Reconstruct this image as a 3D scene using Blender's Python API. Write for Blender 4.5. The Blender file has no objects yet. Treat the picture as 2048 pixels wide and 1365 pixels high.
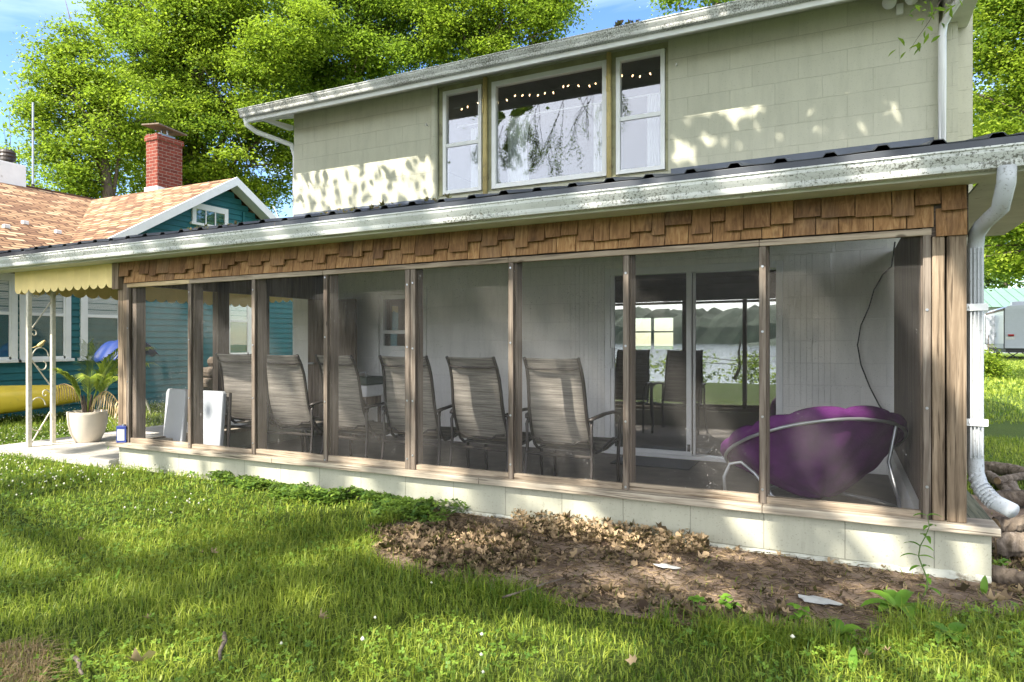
import bpy, bmesh, math, random
import numpy as np
from mathutils import Vector, Matrix
random.seed(7); RNG = np.random.default_rng(11)
SC = bpy.context.scene; COL = SC.collection
# ---------------------------------------------------------------- camera, sky, sun, exposure
F, T = 1330.0, 0.4970
TH = math.atan(T); CT, ST = math.cos(TH), math.sin(TH)
CY, CZ = -3.98, 1.19
cam = bpy.data.cameras.new('camera'); camo = bpy.data.objects.new('camera', cam); COL.objects.link(camo)
cam.lens = F/2048*36; cam.sensor_width = 36; cam.clip_start = .05; cam.clip_end = 3000
camo.location = (0, CY, CZ); camo.rotation_euler = (math.radians(90), 0, TH); SC.camera = camo
SUN = Vector((-.35, -1.0, 1.10))
SL = math.hypot(SUN.x, SUN.y)
world = bpy.data.worlds.new('World'); SC.world = world; world.use_nodes = True
wn = world.node_tree; wn.nodes.clear()
sky = wn.nodes.new('ShaderNodeTexSky'); sky.sky_type = 'NISHITA'; sky.sun_disc = False
sky.sun_elevation = math.atan2(SUN.z, SL); sky.sun_rotation = math.atan2(SUN.x, SUN.y)
sky.air_density = 1.0; sky.dust_density = .3; sky.ozone_density = 1.6
wtc = wn.nodes.new('ShaderNodeTexCoord'); wmp = wn.nodes.new('ShaderNodeMapping'); wmp.inputs['Scale'].default_value = (1.2, 2.2, 5)
wmp.inputs['Rotation'].default_value = (0, .3, .5)
wno = wn.nodes.new('ShaderNodeTexNoise'); wno.inputs['Scale'].default_value = 1.6; wno.inputs['Detail'].default_value = 7; wno.inputs['Distortion'].default_value = .6
wcr = wn.nodes.new('ShaderNodeValToRGB'); wcr.color_ramp.elements[0].position = .49; wcr.color_ramp.elements[1].position = .78
wcr.color_ramp.elements[0].color = (0, 0, 0, 1); wcr.color_ramp.elements[1].color = (.6, .6, .6, 1)
wmx = wn.nodes.new('ShaderNodeMixRGB'); wmx.inputs[2].default_value = (4.2, 4.7, 5.4, 1)
wbg = wn.nodes.new('ShaderNodeBackground'); wbg.inputs['Strength'].default_value = .15
wo = wn.nodes.new('ShaderNodeOutputWorld')
L = wn.links.new
L(wtc.outputs['Generated'], wmp.inputs[0]); L(wmp.outputs[0], wno.inputs['Vector']); L(wno.outputs['Fac'], wcr.inputs[0])
whs = wn.nodes.new('ShaderNodeHueSaturation'); whs.inputs['Saturation'].default_value = 1.22; whs.inputs['Hue'].default_value = .512; whs.inputs['Value'].default_value = .74
L(sky.outputs[0], whs.inputs['Color']); L(wcr.outputs[0], wmx.inputs[0]); L(whs.outputs[0], wmx.inputs[1]); # added fill: sky brightened overhead and on the sun's half to lift the shade
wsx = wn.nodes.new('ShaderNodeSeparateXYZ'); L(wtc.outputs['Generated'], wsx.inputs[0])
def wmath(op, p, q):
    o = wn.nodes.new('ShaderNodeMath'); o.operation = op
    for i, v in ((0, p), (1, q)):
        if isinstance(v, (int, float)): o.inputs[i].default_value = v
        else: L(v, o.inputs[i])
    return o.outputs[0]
fill_dir = wmath('ADD', wmath('MULTIPLY', wsx.outputs[1], -.55), wmath('MULTIPLY', wsx.outputs[2], .75))
fill_range = wn.nodes.new('ShaderNodeMapRange'); fill_range.interpolation_type = 'SMOOTHSTEP'; L(fill_dir, fill_range.inputs['Value']); fill_range.inputs['From Min'].default_value = .05; fill_range.inputs['From Max'].default_value = .75; fill_range.inputs['To Min'].default_value = 0; fill_range.inputs['To Max'].default_value = .6
wfill = wn.nodes.new('ShaderNodeMixRGB'); wfill.inputs[2].default_value = (9.4, 9.2, 9.0, 1); L(fill_range.outputs[0], wfill.inputs[0]); L(wmx.outputs[0], wfill.inputs[1]); L(wfill.outputs[0], wbg.inputs[0]); L(wbg.outputs[0], wo.inputs[0])
sund = bpy.data.lights.new('sun', 'SUN'); sund.energy = 3.75; sund.angle = math.radians(.55); sund.color = (1, .94, .84)
suno = bpy.data.objects.new('sun', sund); COL.objects.link(suno); suno.location = (-5, -15, 18)
suno.rotation_euler = SUN.to_track_quat('Z', 'Y').to_euler()
SC.view_settings.view_transform = 'Standard'; SC.view_settings.look = 'None'; SC.view_settings.gamma = 1
SC.view_settings.exposure = 1.82
SC.render.engine = 'CYCLES'
SC.cycles.max_bounces = 8; SC.cycles.transparent_max_bounces = 16; SC.cycles.diffuse_bounces = 4
# ---------------------------------------------------------------- camera measurement helpers (photo pixel -> real place)
def ray(px):
    u = (px-1024)/F; return u*CT-ST, CT+u*ST
def PY(px, py, y):
    a, b = ray(px); Z = (y-CY)/b; return (a*Z, y, CZ+(682-py)*Z/F)
def PG(px, py, z=0):
    Z = (CZ-z)*F/(py-682); a, b = ray(px); return (a*Z, CY+b*Z, z)
def PZ(px, py, Z):
    a, b = ray(px); return (a*Z, CY+b*Z, CZ+(682-py)*Z/F)
def proj(x, y, z):
    d = y-CY; Z = -x*ST+d*CT
    return 1024+F*(x*CT+d*ST)/Z, 682-F*(z-CZ)/Z, Z
def inpoly(px, py, P):
    c = False; n = len(P)
    for i in range(n):
        x1, y1 = P[i]; x2, y2 = P[i-1]
        if (y1 > py) != (y2 > py) and px < (x2-x1)*(py-y1)/(y2-y1)+x1: c = not c
    return c
# ---------------------------------------------------------------- materials
class NT:
    def __init__(s, name):
        s.m = bpy.data.materials.new(name); s.m.use_nodes = True; s.t = s.m.node_tree; s.t.nodes.clear()
        s.out = s.n('ShaderNodeOutputMaterial')
    def n(s, k, **kw):
        o = s.t.nodes.new(k)
        for a, v in kw.items(): setattr(o, a, v)
        return o
    def l(s, a, b): s.t.links.new(a, b)
    def coord(s, scale=(1, 1, 1), rot=(0, 0, 0), kind='Object'):
        tc = s.n('ShaderNodeTexCoord'); mp = s.n('ShaderNodeMapping'); mp.inputs['Scale'].default_value = scale
        mp.inputs['Rotation'].default_value = rot
        s.l(tc.outputs[kind], mp.inputs[0]); return mp.outputs[0]
    def noise(s, vec, scale, detail=5, rough=.55, dist=0):
        o = s.n('ShaderNodeTexNoise'); o.inputs['Scale'].default_value = scale; o.inputs['Detail'].default_value = detail
        o.inputs['Roughness'].default_value = rough; o.inputs['Distortion'].default_value = dist
        if vec is not None: s.l(vec, o.inputs['Vector'])
        return o.outputs['Fac']
    def ramp(s, fac, stops):
        o = s.n('ShaderNodeValToRGB'); cr = o.color_ramp
        while len(cr.elements) < len(stops): cr.elements.new(.5)
        for e, (p, c) in zip(cr.elements, stops):
            e.position = p; e.color = (*c, 1) if len(c) == 3 else c
        s.l(fac, o.inputs[0]); return o.outputs[0]
    def mix(s, fac, a, b, mode='MIX'):
        o = s.n('ShaderNodeMixRGB', blend_type=mode)
        for i, v in ((0, fac), (1, a), (2, b)):
            if isinstance(v, (int, float)): o.inputs[i].default_value = v
            elif isinstance(v, tuple): o.inputs[i].default_value = (*v, 1)
            else: s.l(v, o.inputs[i])
        return o.outputs[0]
    def math(s, op, a, b=0.0):
        o = s.n('ShaderNodeMath', operation=op)
        for i, v in ((0, a), (1, b)):
            if isinstance(v, (int, float)): o.inputs[i].default_value = v
            else: s.l(v, o.inputs[i])
        return o.outputs[0]
    def bsdf(s, col, rough=.8, metal=0, spec=.5, bump=None, bs=.3, bd=.01):
        p = s.n('ShaderNodeBsdfPrincipled')
        if isinstance(col, tuple): p.inputs['Base Color'].default_value = (*col, 1)
        else: s.l(col, p.inputs['Base Color'])
        if isinstance(rough, (int, float)): p.inputs['Roughness'].default_value = rough
        else: s.l(rough, p.inputs['Roughness'])
        p.inputs['Metallic'].default_value = metal; p.inputs['Specular IOR Level'].default_value = spec
        if bump is not None:
            b = s.n('ShaderNodeBump'); b.inputs['Strength'].default_value = bs; b.inputs['Distance'].default_value = bd
            s.l(bump, b.inputs['Height']); s.l(b.outputs[0], p.inputs['Normal'])
        return p
    def done(s, sh):
        s.l(sh.outputs[0] if hasattr(sh, 'outputs') else sh, s.out.inputs[0]); return s.m
def dim(c, k): return tuple(min(1, v*k) for v in c)
def plain(name, c, rough=.6, metal=0, var=.18, scale=6, bump=.1, spec=.4, dirt=None, dscale=9, dlo=.56, dhi=.72):
    t = NT(name); v = t.coord(); n = t.noise(v, scale, 6)
    col = t.ramp(n, [(.3, dim(c, 1-var)), (.7, dim(c, 1+var*.6))])
    if dirt:
        d = t.noise(v, dscale, 9, .7); col = t.mix(t.ramp(d, [(dlo, (0, 0, 0)), (dhi, (1, 1, 1))]), col, dirt)
    return t.done(t.bsdf(col, rough, metal, spec, t.noise(v, scale*12, 4), bump, .003))
def wood(name, axis, cols, scale=1.0, bump=.5, rough=.85):
    t = NT(name); s = [26.0*scale]*3; s[axis] = 1.6*scale
    v = t.coord(tuple(s)); n = t.noise(v, 1.0, 8, .65, .8)
    v2 = t.coord((2.3, 2.3, 2.3)); n2 = t.noise(v2, 1.3, 3)
    s3 = [90.0*scale]*3; s3[axis] = 2.5*scale
    g = t.noise(t.coord(tuple(s3)), 1.0, 3)
    col = t.ramp(n, [(.28, cols[0]), (.45, cols[1]), (.6, cols[2]), (.78, cols[3])])
    col = t.mix(t.ramp(n2, [(.35, (.25, .25, .25)), (.7, (0, 0, 0))]), col, cols[0])
    cr = t.ramp(g, [(.33, (.10, .07, .05)), (.42, (1, 1, 1))])
    s4 = [9.0*scale]*3; s4[axis] = .5*scale
    ck = t.noise(t.coord(tuple(s4)), 1.0, 5, .7, 1.2); cr = t.mix(1.0, cr, t.ramp(ck, [(.30, (.25, .2, .16)), (.40, (1, 1, 1)), (.62, (1, 1, 1)), (.72, (.72, .66, .6))]), 'MULTIPLY')
    col = t.mix(.75, col, cr, 'MULTIPLY')
    kv = [3.4]*3; kv[axis] = 1.7; vo = t.n('ShaderNodeTexVoronoi'); vo.inputs['Scale'].default_value = 1.6; t.l(t.coord(tuple(kv)), vo.inputs['Vector'])
    col = t.mix(t.ramp(vo.outputs['Distance'], [(.05, (.85, .85, .85)), (.085, (0, 0, 0))]), col, dim(cols[0], .8))
    h = t.mix(.5, n, g)
    return t.done(t.bsdf(col, rough, 0, .25, h, bump, .006))
GREYW = [(.045, .034, .026), (.135, .105, .08), (.235, .195, .155), (.38, .33, .27)]
BOARDW = [(.16, .13, .10), (.34, .29, .22), (.46, .40, .31), (.60, .53, .42)]
DARKW = [(.035, .025, .02), (.07, .052, .04), (.11, .085, .065), (.16, .13, .10)]
M = {}
M['post'] = wood('weathered_post_wood', 2, [(.05, .035, .023), (.19, .138, .09), (.31, .235, .16), (.44, .355, .255)])
M['batten_v'] = wood('weathered_batten_vertical', 2, GREYW)
M['batten_h'] = wood('weathered_batten_horizontal', 0, [(.12, .09, .06), (.29, .23, .165), (.42, .34, .25), (.52, .44, .33)])
M['sill'] = wood('weathered_sill_board', 0, BOARDW)
M['sill_y'] = wood('weathered_sill_board_side', 1, [(.07, .075, .045), (.14, .14, .09), (.2, .2, .13), (.28, .27, .19)])
M['dark_v'] = wood('dark_stud_wood', 2, [(.08, .06, .045), (.15, .115, .085), (.22, .17, .13), (.29, .23, .18)])
M['dark_h'] = wood('dark_ceiling_wood', 0, DARKW)
M['fresh_h'] = wood('fresh_pine_rail', 0, [(.30, .20, .10), (.50, .37, .20), (.62, .48, .28), (.72, .58, .36)])
def m_shake():
    t = NT('cedar_shake'); a = t.n('ShaderNodeAttribute', attribute_name='tint')
    tc = t.n('ShaderNodeTexCoord'); ad = t.n('ShaderNodeVectorMath', operation='ADD')
    sc_ = t.n('ShaderNodeVectorMath', operation='SCALE'); sc_.inputs['Scale'].default_value = 37
    t.l(a.outputs['Color'], sc_.inputs[0]); t.l(tc.outputs['Object'], ad.inputs[0]); t.l(sc_.outputs[0], ad.inputs[1])
    mp = t.n('ShaderNodeMapping'); mp.inputs['Scale'].default_value = (34, 34, 4); t.l(ad.outputs[0], mp.inputs[0])
    n = t.noise(mp.outputs[0], 1, 7, .6, 1.6)
    mp2 = t.n('ShaderNodeMapping'); mp2.inputs['Scale'].default_value = (7, 7, 5); t.l(ad.outputs[0], mp2.inputs[0])
    kn = t.noise(mp2.outputs[0], 1.3, 2, .4, 0)
    c1 = t.ramp(n, [(.3, (.075, .036, .016)), (.5, (.155, .077, .034)), (.7, (.25, .135, .062))])
    c2 = t.ramp(n, [(.3, (.20, .095, .035)), (.5, (.37, .20, .08)), (.7, (.50, .31, .14))])
    col = t.mix(a.outputs['Fac'], c1, c2)
    col = t.mix(t.ramp(kn, [(.68, (0, 0, 0)), (.78, (.7, .7, .7))]), col, (.06, .03, .015))
    w = t.noise(t.coord((3, 3, 3)), 1.5, 4); col = t.mix(t.ramp(w, [(.5, (0, 0, 0)), (.75, (.3, .3, .3))]), col, (.13, .11, .09))
    return t.done(t.bsdf(col, .8, 0, .3, n, .6, .004))
M['shake'] = m_shake()
def m_block(name, c, off=(0, 0, 0), mort=.75, dirt=(.25, .25, .16), zb=.203):
    t = NT(name); tc = t.n('ShaderNodeTexCoord'); sx = t.n('ShaderNodeSeparateXYZ'); t.l(tc.outputs['Object'], sx.inputs[0])
    cb = t.n('ShaderNodeCombineXYZ'); t.l(t.math('ADD', t.math('ADD', sx.outputs[0], sx.outputs[1]), off[0]), cb.inputs[0]); t.l(t.math('ADD', sx.outputs[2], off[2]), cb.inputs[1])
    wn_ = t.noise(t.coord((1, 1, 1)), 3, 3); wob = t.n('ShaderNodeVectorMath', operation='ADD'); t.l(cb.outputs[0], wob.inputs[0])
    k = t.n('ShaderNodeVectorMath', operation='SCALE'); k.inputs['Scale'].default_value = .010
    c3 = t.n('ShaderNodeCombineXYZ'); t.l(wn_, c3.inputs[0]); t.l(wn_, c3.inputs[1]); t.l(c3.outputs[0], k.inputs[0]); t.l(k.outputs[0], wob.inputs[1])
    b = t.n('ShaderNodeTexBrick', offset=.5); b.inputs['Scale'].default_value = 1; b.inputs['Brick Width'].default_value = .406; b.inputs['Row Height'].default_value = zb
    b.inputs['Mortar Size'].default_value = .0035; b.inputs['Mortar Smooth'].default_value = .5
    b.inputs['Color1'].default_value = (*c, 1); b.inputs['Color2'].default_value = (*dim(c, .94), 1); b.inputs['Mortar'].default_value = (*dim(c, mort), 1)
    t.l(wob.outputs[0], b.inputs['Vector'])
    v = t.coord(); n = t.noise(v, 2.2, 6, .6); g = t.noise(v, 110, 3); g2 = t.noise(v, 45, 5, .7)
    col = t.mix(t.ramp(n, [(.35, (.0, .0, .0)), (.75, (.3, .3, .3))]), b.outputs[0], dim(c, .8))
    col = t.mix(t.ramp(t.noise(t.coord((3, 3, .7)), 2.5, 9, .75), [(.6, (0, 0, 0)), (.76, (.55, .55, .55))]), col, dirt)
    col = t.mix(t.ramp(g2, [(.62, (0, 0, 0)), (.70, (.6, .6, .6))]), col, dim(c, .5))
    col = t.mix(t.ramp(t.noise(t.coord((5, 5, .9)), 1.8, 7, .7), [(.45, (0, 0, 0)), (.72, (.38, .38, .38))]), col, dim(c, .62))
    col = t.mix(t.ramp(t.noise(v, 75, 2), [(.30, (.45, .45, .45)), (.38, (0, 0, 0))]), col, dim(c, .45))
    h = t.math('SUBTRACT', t.math('MULTIPLY', g, .35), b.outputs['Fac'])
    return t.done(t.bsdf(col, .85, 0, .25, h, .55, .006))
M['block'] = m_block('painted_block_sage', (.53, .52, .40), (.0, 0, 0.03), .86)
M['block_in'] = m_block('painted_block_white', (.88, .86, .81), (.1, 0, .02), .9)
M['block_base'] = m_block('painted_block_base', (.43, .42, .325), (.338, 0, .0-.03+.0), .6, (.16, .17, .10), .24)
M['footing'] = plain('whitewashed_mortar', (.50, .50, .42), .9, var=.2, bump=.6, dirt=(.20, .18, .13), dscale=8, dlo=.5, dhi=.62)
M['trimwhite'] = plain('white_trim_paint', (.74, .74, .71), .45, var=.06, dirt=(.35, .33, .27), dlo=.62, dhi=.8)
M['vinyl'] = plain('white_vinyl', (.78, .78, .76), .35, var=.05, dirt=(.5, .48, .42), dlo=.66, dhi=.85)
def m_gutter(name, lo, hi, c=(.62, .63, .60)):
    t = NT(name); v = t.coord((1, 1, 1)); n = t.noise(v, 75, 5, .75); m_ = t.noise(t.coord((.8, 3, 3)), 2.2, 5, .6)
    s = t.math('ADD', n, t.math('MULTIPLY', t.math('SUBTRACT', m_, .5), .5))
    col = t.mix(t.ramp(s, [(lo, (0, 0, 0)), (hi, (1, 1, 1))]), t.ramp(t.noise(v, 4, 4), [(.3, dim(c, .85)), (.7, dim(c, 1.1))]), (.15, .15, .125))
    col = t.mix(t.ramp(t.noise(t.coord((6, 6, .8)), 5, 5), [(.63, (0, 0, 0)), (.75, (.6, .6, .6))]), col, (.30, .24, .17))
    return t.done(t.bsdf(col, .5, 0, .4))
M['gutter'] = m_gutter('speckled_gutter_metal', .54, .63)
M['spout'] = m_gutter('white_spout_metal', .60, .72, (.47, .49, .50))
M['gutter_up'] = m_gutter('mildewed_gutter_metal', .49, .61, (.58, .58, .55))
M['soffit'] = plain('soffit_paint', (.60, .59, .52), .7, var=.15, dirt=(.22, .16, .11), dscale=14, dlo=.62, dhi=.72)
M['olive'] = plain('olive_window_trim', (.33, .32, .19), .65, var=.25, dirt=(.14, .12, .07))
M['ochre'] = plain('ochre_post_paint', (.60, .47, .20), .6, var=.2, dirt=(.25, .2, .12))
M['metalroof'] = plain('charcoal_roof_metal', (.055, .06, .068), .42, .3, var=.2, scale=3, dirt=(.16, .13, .10), dscale=16, dlo=.62, dhi=.75)
M['flash'] = plain('slate_flashing', (.11, .125, .155), .45, .2, var=.15)
M['darkmetal'] = plain('dark_bronze_metal', (.04, .033, .028), .45, .3, var=.2)
M['grey_tube'] = plain('grey_tube_metal', (.36, .37, .38), .35, .7, var=.1)
M['white_tube'] = plain('cream_iron_paint', (.62, .58, .47), .55, .1, var=.2, scale=30, dirt=(.22, .15, .10), dscale=25, dlo=.6, dhi=.7)
M['pot'] = plain('cream_pot', (.66, .58, .47), .55, var=.08, dirt=(.42, .35, .27), dlo=.6, dhi=.8)
M['plastic'] = plain('grey_white_plastic', (.42, .44, .46), .45, var=.05)
M['yellow'] = plain('yellow_hull_plastic', (.85, .62, .05), .38, var=.12, scale=3, dirt=(.45, .33, .06), dlo=.6, dhi=.8)
M['purple'] = plain('purple_fabric', (.095, .016, .105), .95, var=.35, scale=7, bump=.8, spec=.1)
M['blue'] = plain('blue_tarp', (.008, .03, .15), .5, var=.25)
M['canvas'] = plain('yellow_awning_metal', (.90, .70, .30), .6, var=.08, dirt=(.35, .25, .1), dscale=40, dlo=.7, dhi=.76)
M['black'] = plain('black_rubber', (.02, .02, .02), .6)
M['dark_in'] = plain('dark_interior', (.10, .09, .08), .9)
M['in_wall'] = plain('interior_paint', (.30, .28, .24), .9)
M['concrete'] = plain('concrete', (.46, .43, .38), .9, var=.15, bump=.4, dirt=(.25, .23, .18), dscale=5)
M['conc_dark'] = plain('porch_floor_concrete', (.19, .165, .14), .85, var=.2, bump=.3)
M['curtain'] = plain('sheer_curtain', (.75, .75, .74), .9, var=.04)
def m_glass(name, r0, tint=(.9, .92, .93)):
    t = NT(name); tr = t.n('ShaderNodeBsdfTransparent'); tr.inputs[0].default_value = (*tint, 1)
    gl = t.n('ShaderNodeBsdfGlossy'); gl.inputs['Roughness'].default_value = .012
    b = t.n('ShaderNodeBump'); b.inputs['Strength'].default_value = .012; b.inputs['Distance'].default_value = .02
    t.l(t.noise(t.coord((1, 1, 1)), 1.1, 1), b.inputs['Height']); t.l(b.outputs[0], gl.inputs['Normal'])
    lw = t.n('ShaderNodeLayerWeight'); lw.inputs[0].default_value = .25
    f = t.math('ADD', t.math('MULTIPLY', lw.outputs['Facing'], .5), r0)
    mx = t.n('ShaderNodeMixShader'); t.l(f, mx.inputs[0]); t.l(tr.outputs[0], mx.inputs[1]); t.l(gl.outputs[0], mx.inputs[2])
    return t.done(mx)
M['glass'] = m_glass('window_glass', .34)
M['glass_low'] = m_glass('dull_window_glass', .03)
M['glass_up'] = m_glass('upper_window_glass', .11)
def m_screen():
    t = NT('insect_screen_mesh'); tr = t.n('ShaderNodeBsdfTransparent')
    v = t.coord(); n = t.noise(v, 3.5, 6, .65)
    wv = t.n('ShaderNodeTexVoronoi'); wv.feature = 'DISTANCE_TO_EDGE'; wv.inputs['Scale'].default_value = 16
    dn = t.n('ShaderNodeTexNoise'); dn.inputs['Scale'].default_value = 11; dn.inputs['Detail'].default_value = 4
    t.l(v, dn.inputs['Vector']); t.l(dn.outputs['Color'], wv.inputs['Vector'])
    d = t.n('ShaderNodeBsdfDiffuse')
    fl = t.noise(v, 52, 6, .72, 2.0); big = t.noise(v, 2.3, 3)
    fz = t.math('ADD', fl, t.math('MULTIPLY', t.math('SUBTRACT', big, .5), .35))
    fluff = t.ramp(fz, [(.64, (0, 0, 0)), (.70, (.7, .7, .7))])
    # fluff sticks to thin strands caught in the mesh
    col = t.mix(fluff, (.20, .19, .175), (.62, .60, .55))
    t.l(col, d.inputs[0])
    fac = t.mix(fluff, t.ramp(n, [(.3, (.07, .07, .07)), (.7, (.155, .155, .155))]), (.80, .80, .80))
    mx = t.n('ShaderNodeMixShader'); t.l(fac, mx.inputs[0]); t.l(tr.outputs[0], mx.inputs[1]); t.l(d.outputs[0], mx.inputs[2])
    return t.done(mx)
M['screen'] = m_screen()
def m_leaf(name, lo, hi, trans=.45, rough=.5, spec=.3):
    t = NT(name); a = t.n('ShaderNodeAttribute', attribute_name='tint'); mid = tuple((p+q)/2 for p, q in zip(lo, hi))
    col = t.ramp(a.outputs['Fac'], [(0, lo), (.5, mid), (1, hi)])
    p = t.bsdf(col, rough, 0, spec); tl = t.n('ShaderNodeBsdfTranslucent')
    t.l(t.mix(.35, col, (.38, .58, .05)), tl.inputs[0])
    mx = t.n('ShaderNodeMixShader'); mx.inputs[0].default_value = trans
    t.l(p.outputs[0], mx.inputs[1]); t.l(tl.outputs[0], mx.inputs[2]); return t.done(mx)
M['maple'] = m_leaf('maple_leaf', (.035, .09, .010), (.33, .42, .028), .5)
M['maple_dark'] = m_leaf('dark_maple_leaf', (.035, .09, .012), (.26, .37, .03), .5)
M['right_leaf'] = m_leaf('bright_leaf', (.045, .105, .010), (.32, .40, .03), .5)
M['far_leaf'] = m_leaf('far_leaf', (.03, .07, .015), (.10, .17, .035), .3)
M['grass'] = m_leaf('grass_blade', (.055, .12, .012), (.40, .45, .06), .38)
M['clover'] = m_leaf('clover_leaf', (.05, .13, .02), (.22, .33, .04), .35)
M['ivy'] = m_leaf('groundcover_leaf', (.03, .085, .02), (.20, .30, .04), .3)
M['weed'] = m_leaf('weed_leaf', (.06, .16, .02), (.19, .36, .04), .4)
M['palm'] = m_leaf('palm_leaflet', (.12, .20, .025), (.42, .48, .08), .35)
M['palm_dead'] = m_leaf('dead_palm_leaflet', (.25, .16, .07), (.5, .36, .18), .2)
M['litter'] = m_leaf('dry_leaf', (.045, .028, .020), (.50, .36, .215), .2, .75, .15)
M['flower'] = m_leaf('clover_flower', (.62, .60, .45), (.82, .80, .68), .2)
M['stem'] = plain('green_stem', (.10, .16, .04), .7)
def m_bark(name, a, b, s=1.0):
    t = NT(name); v = t.coord((14*s, 14*s, 3*s)); n = t.noise(v, 1, 8, .7, .6); g = t.noise(t.coord(), 30*s, 6, .7)
    col = t.ramp(n, [(.32, a), (.55, tuple((x+y)/2 for x, y in zip(a, b))), (.7, b)])
    return t.done(t.bsdf(col, .95, 0, .15, t.mix(.5, n, g), .9, .03))
M['bark'] = m_bark('bark', (.05, .038, .03), (.20, .16, .12))
M['log'] = m_bark('grey_log_bark', (.06, .045, .033), (.34, .28, .22), 1.5)
M['log_end'] = plain('cut_wood', (.36, .25, .15), .85, var=.3, scale=30)
def m_lawn():
    t = NT('lawn_soil_and_grass'); v = t.coord()
    n = t.noise(v, 1.1, 6, .6); f = t.noise(v, 45, 6, .75); c = t.noise(v, .16, 4)
    col = t.ramp(f, [(.3, (.025, .045, .010)), (.5, (.07, .11, .02)), (.72, (.17, .22, .045))])
    col = t.mix(t.ramp(n, [(.4, (0, 0, 0)), (.7, (.5, .5, .5))]), col, (.10, .16, .025))
    col = t.mix(t.ramp(c, [(.45, (0, 0, 0)), (.7, (.3, .3, .3))]), col, (.22, .25, .07))
    return t.done(t.bsdf(col, .9, 0, .1, f, 1.0, .05))
M['lawn'] = m_lawn()
def m_dirt():
    t = NT('bare_dirt'); v = t.coord(); n = t.noise(v, 3.5, 7, .65); f = t.noise(v, 90, 6, .7); s = t.noise(v, 160, 3)
    col = t.ramp(n, [(.3, (.16, .112, .08)), (.55, (.33, .245, .18)), (.75, (.54, .43, .32))])
    col = t.mix(t.ramp(s, [(.62, (0, 0, 0)), (.68, (.8, .8, .8))]), col, (.45, .39, .32))
    col = t.mix(t.ramp(f, [(.3, (.6, .6, .6)), (.45, (0, 0, 0))]), col, (.05, .035, .026))
    return t.done(t.bsdf(col, .95, 0, .1, t.mix(.5, f, n), 1.0, .05))
M['dirt'] = m_dirt()
def m_water():
    t = NT('lake_water'); n = t.noise(t.coord((.5, 1.6, 1)), 1.2, 4)
    return t.done(t.bsdf((.10, .14, .17), .12, 0, .6, n, .35, .08))
M['water'] = m_water()
def m_shingle():
    t = NT('tan_roof_shingle'); tc = t.n('ShaderNodeTexCoord'); uv = tc.outputs['UV']
    b = t.n('ShaderNodeTexBrick', offset=.37); b.inputs['Scale'].default_value = 1; b.inputs['Brick Width'].default_value = .30; b.inputs['Row Height'].default_value = .13
    b.inputs['Mortar Size'].default_value = .017; b.inputs['Mortar Smooth'].default_value = .3; b.inputs['Bias'].default_value = 0
    b.inputs['Color1'].default_value = (0, 0, 0, 1); b.inputs['Color2'].default_value = (1, 1, 1, 1); b.inputs['Mortar'].default_value = (0, 0, 0, 1)
    t.l(uv, b.inputs['Vector']); n = t.noise(t.coord(), 60, 4)
    mp = t.n('ShaderNodeMapping'); mp.inputs['Scale'].default_value = (.9, .5, 1); t.l(uv, mp.inputs[0])
    big = t.noise(mp.outputs[0], 1.2, 3)
    col = t.ramp(t.mix(.25, b.outputs[0], n), [(.12, (.09, .045, .026)), (.4, (.20, .115, .062)), (.65, (.30, .19, .105)), (.9, (.44, .31, .19))])
    col = t.mix(t.ramp(big, [(.4, (0, 0, 0)), (.7, (.35, .35, .35))]), col, (.30, .17, .10))
    col = t.mix(b.outputs['Fac'], col, (.055, .028, .016))
    return t.done(t.bsdf(col, .9, 0, .2, t.math('SUBTRACT', n, b.outputs['Fac']), .6, .01))
M['shingle'] = m_shingle()
def m_brick():
    t = NT('red_brick'); tc = t.n('ShaderNodeTexCoord'); sx = t.n('ShaderNodeSeparateXYZ'); t.l(tc.outputs['Object'], sx.inputs[0])
    cb = t.n('ShaderNodeCombineXYZ'); t.l(t.math('ADD', sx.outputs[0], sx.outputs[1]), cb.inputs[0]); t.l(sx.outputs[2], cb.inputs[1])
    b = t.n('ShaderNodeTexBrick', offset=.5); b.inputs['Scale'].default_value = 1; b.inputs['Brick Width'].default_value = .2; b.inputs['Row Height'].default_value = .075
    b.inputs['Mortar Size'].default_value = .006; b.inputs['Color1'].default_value = (.21, .048, .028, 1); b.inputs['Color2'].default_value = (.12, .03, .02, 1); b.inputs['Mortar'].default_value = (.30, .22, .17, 1)
    t.l(cb.outputs[0], b.inputs['Vector']); n = t.noise(t.coord(), 30, 5)
    col = t.mix(t.ramp(n, [(.35, (.5, .5, .5)), (.6, (0, 0, 0))]), b.outputs[0], (.14, .04, .03))
    return t.done(t.bsdf(col, .9, 0, .2, t.math('SUBTRACT', n, b.outputs['Fac']), .7, .01))
M['brick'] = m_brick()
M['teal'] = plain('teal_siding_paint', (.012, .115, .125), .55, var=.15, scale=4)
def m_sling():
    t = NT('striped_sling_fabric'); n = t.noise(t.coord((1.5, 1.5, 60)), 2.2, 4, .7); g = t.noise(t.coord((260, 1, 260)), 1, 1)
    col = t.ramp(n, [(.32, (.11, .095, .08)), (.5, (.26, .235, .20)), (.68, (.44, .40, .345))]); col = t.mix(.25, col, t.ramp(g, [(.4, (.3, .3, .3)), (.6, (1, 1, 1))]), 'MULTIPLY')
    d = t.bsdf(col, .8, 0, .2); tl = t.n('ShaderNodeBsdfTranslucent'); t.l(col, tl.inputs[0]); mx = t.n('ShaderNodeMixShader'); mx.inputs[0].default_value = .3
    t.l(d.outputs[0], mx.inputs[1]); t.l(tl.outputs[0], mx.inputs[2]); return t.done(mx)
M['sling'] = m_sling()
def m_bulb():
    t = NT('warm_bulb'); e = t.n('ShaderNodeEmission'); e.inputs[0].default_value = (1, .62, .3, 1); e.inputs[1].default_value = 4; return t.done(e)
M['bulb'] = m_bulb()
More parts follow.
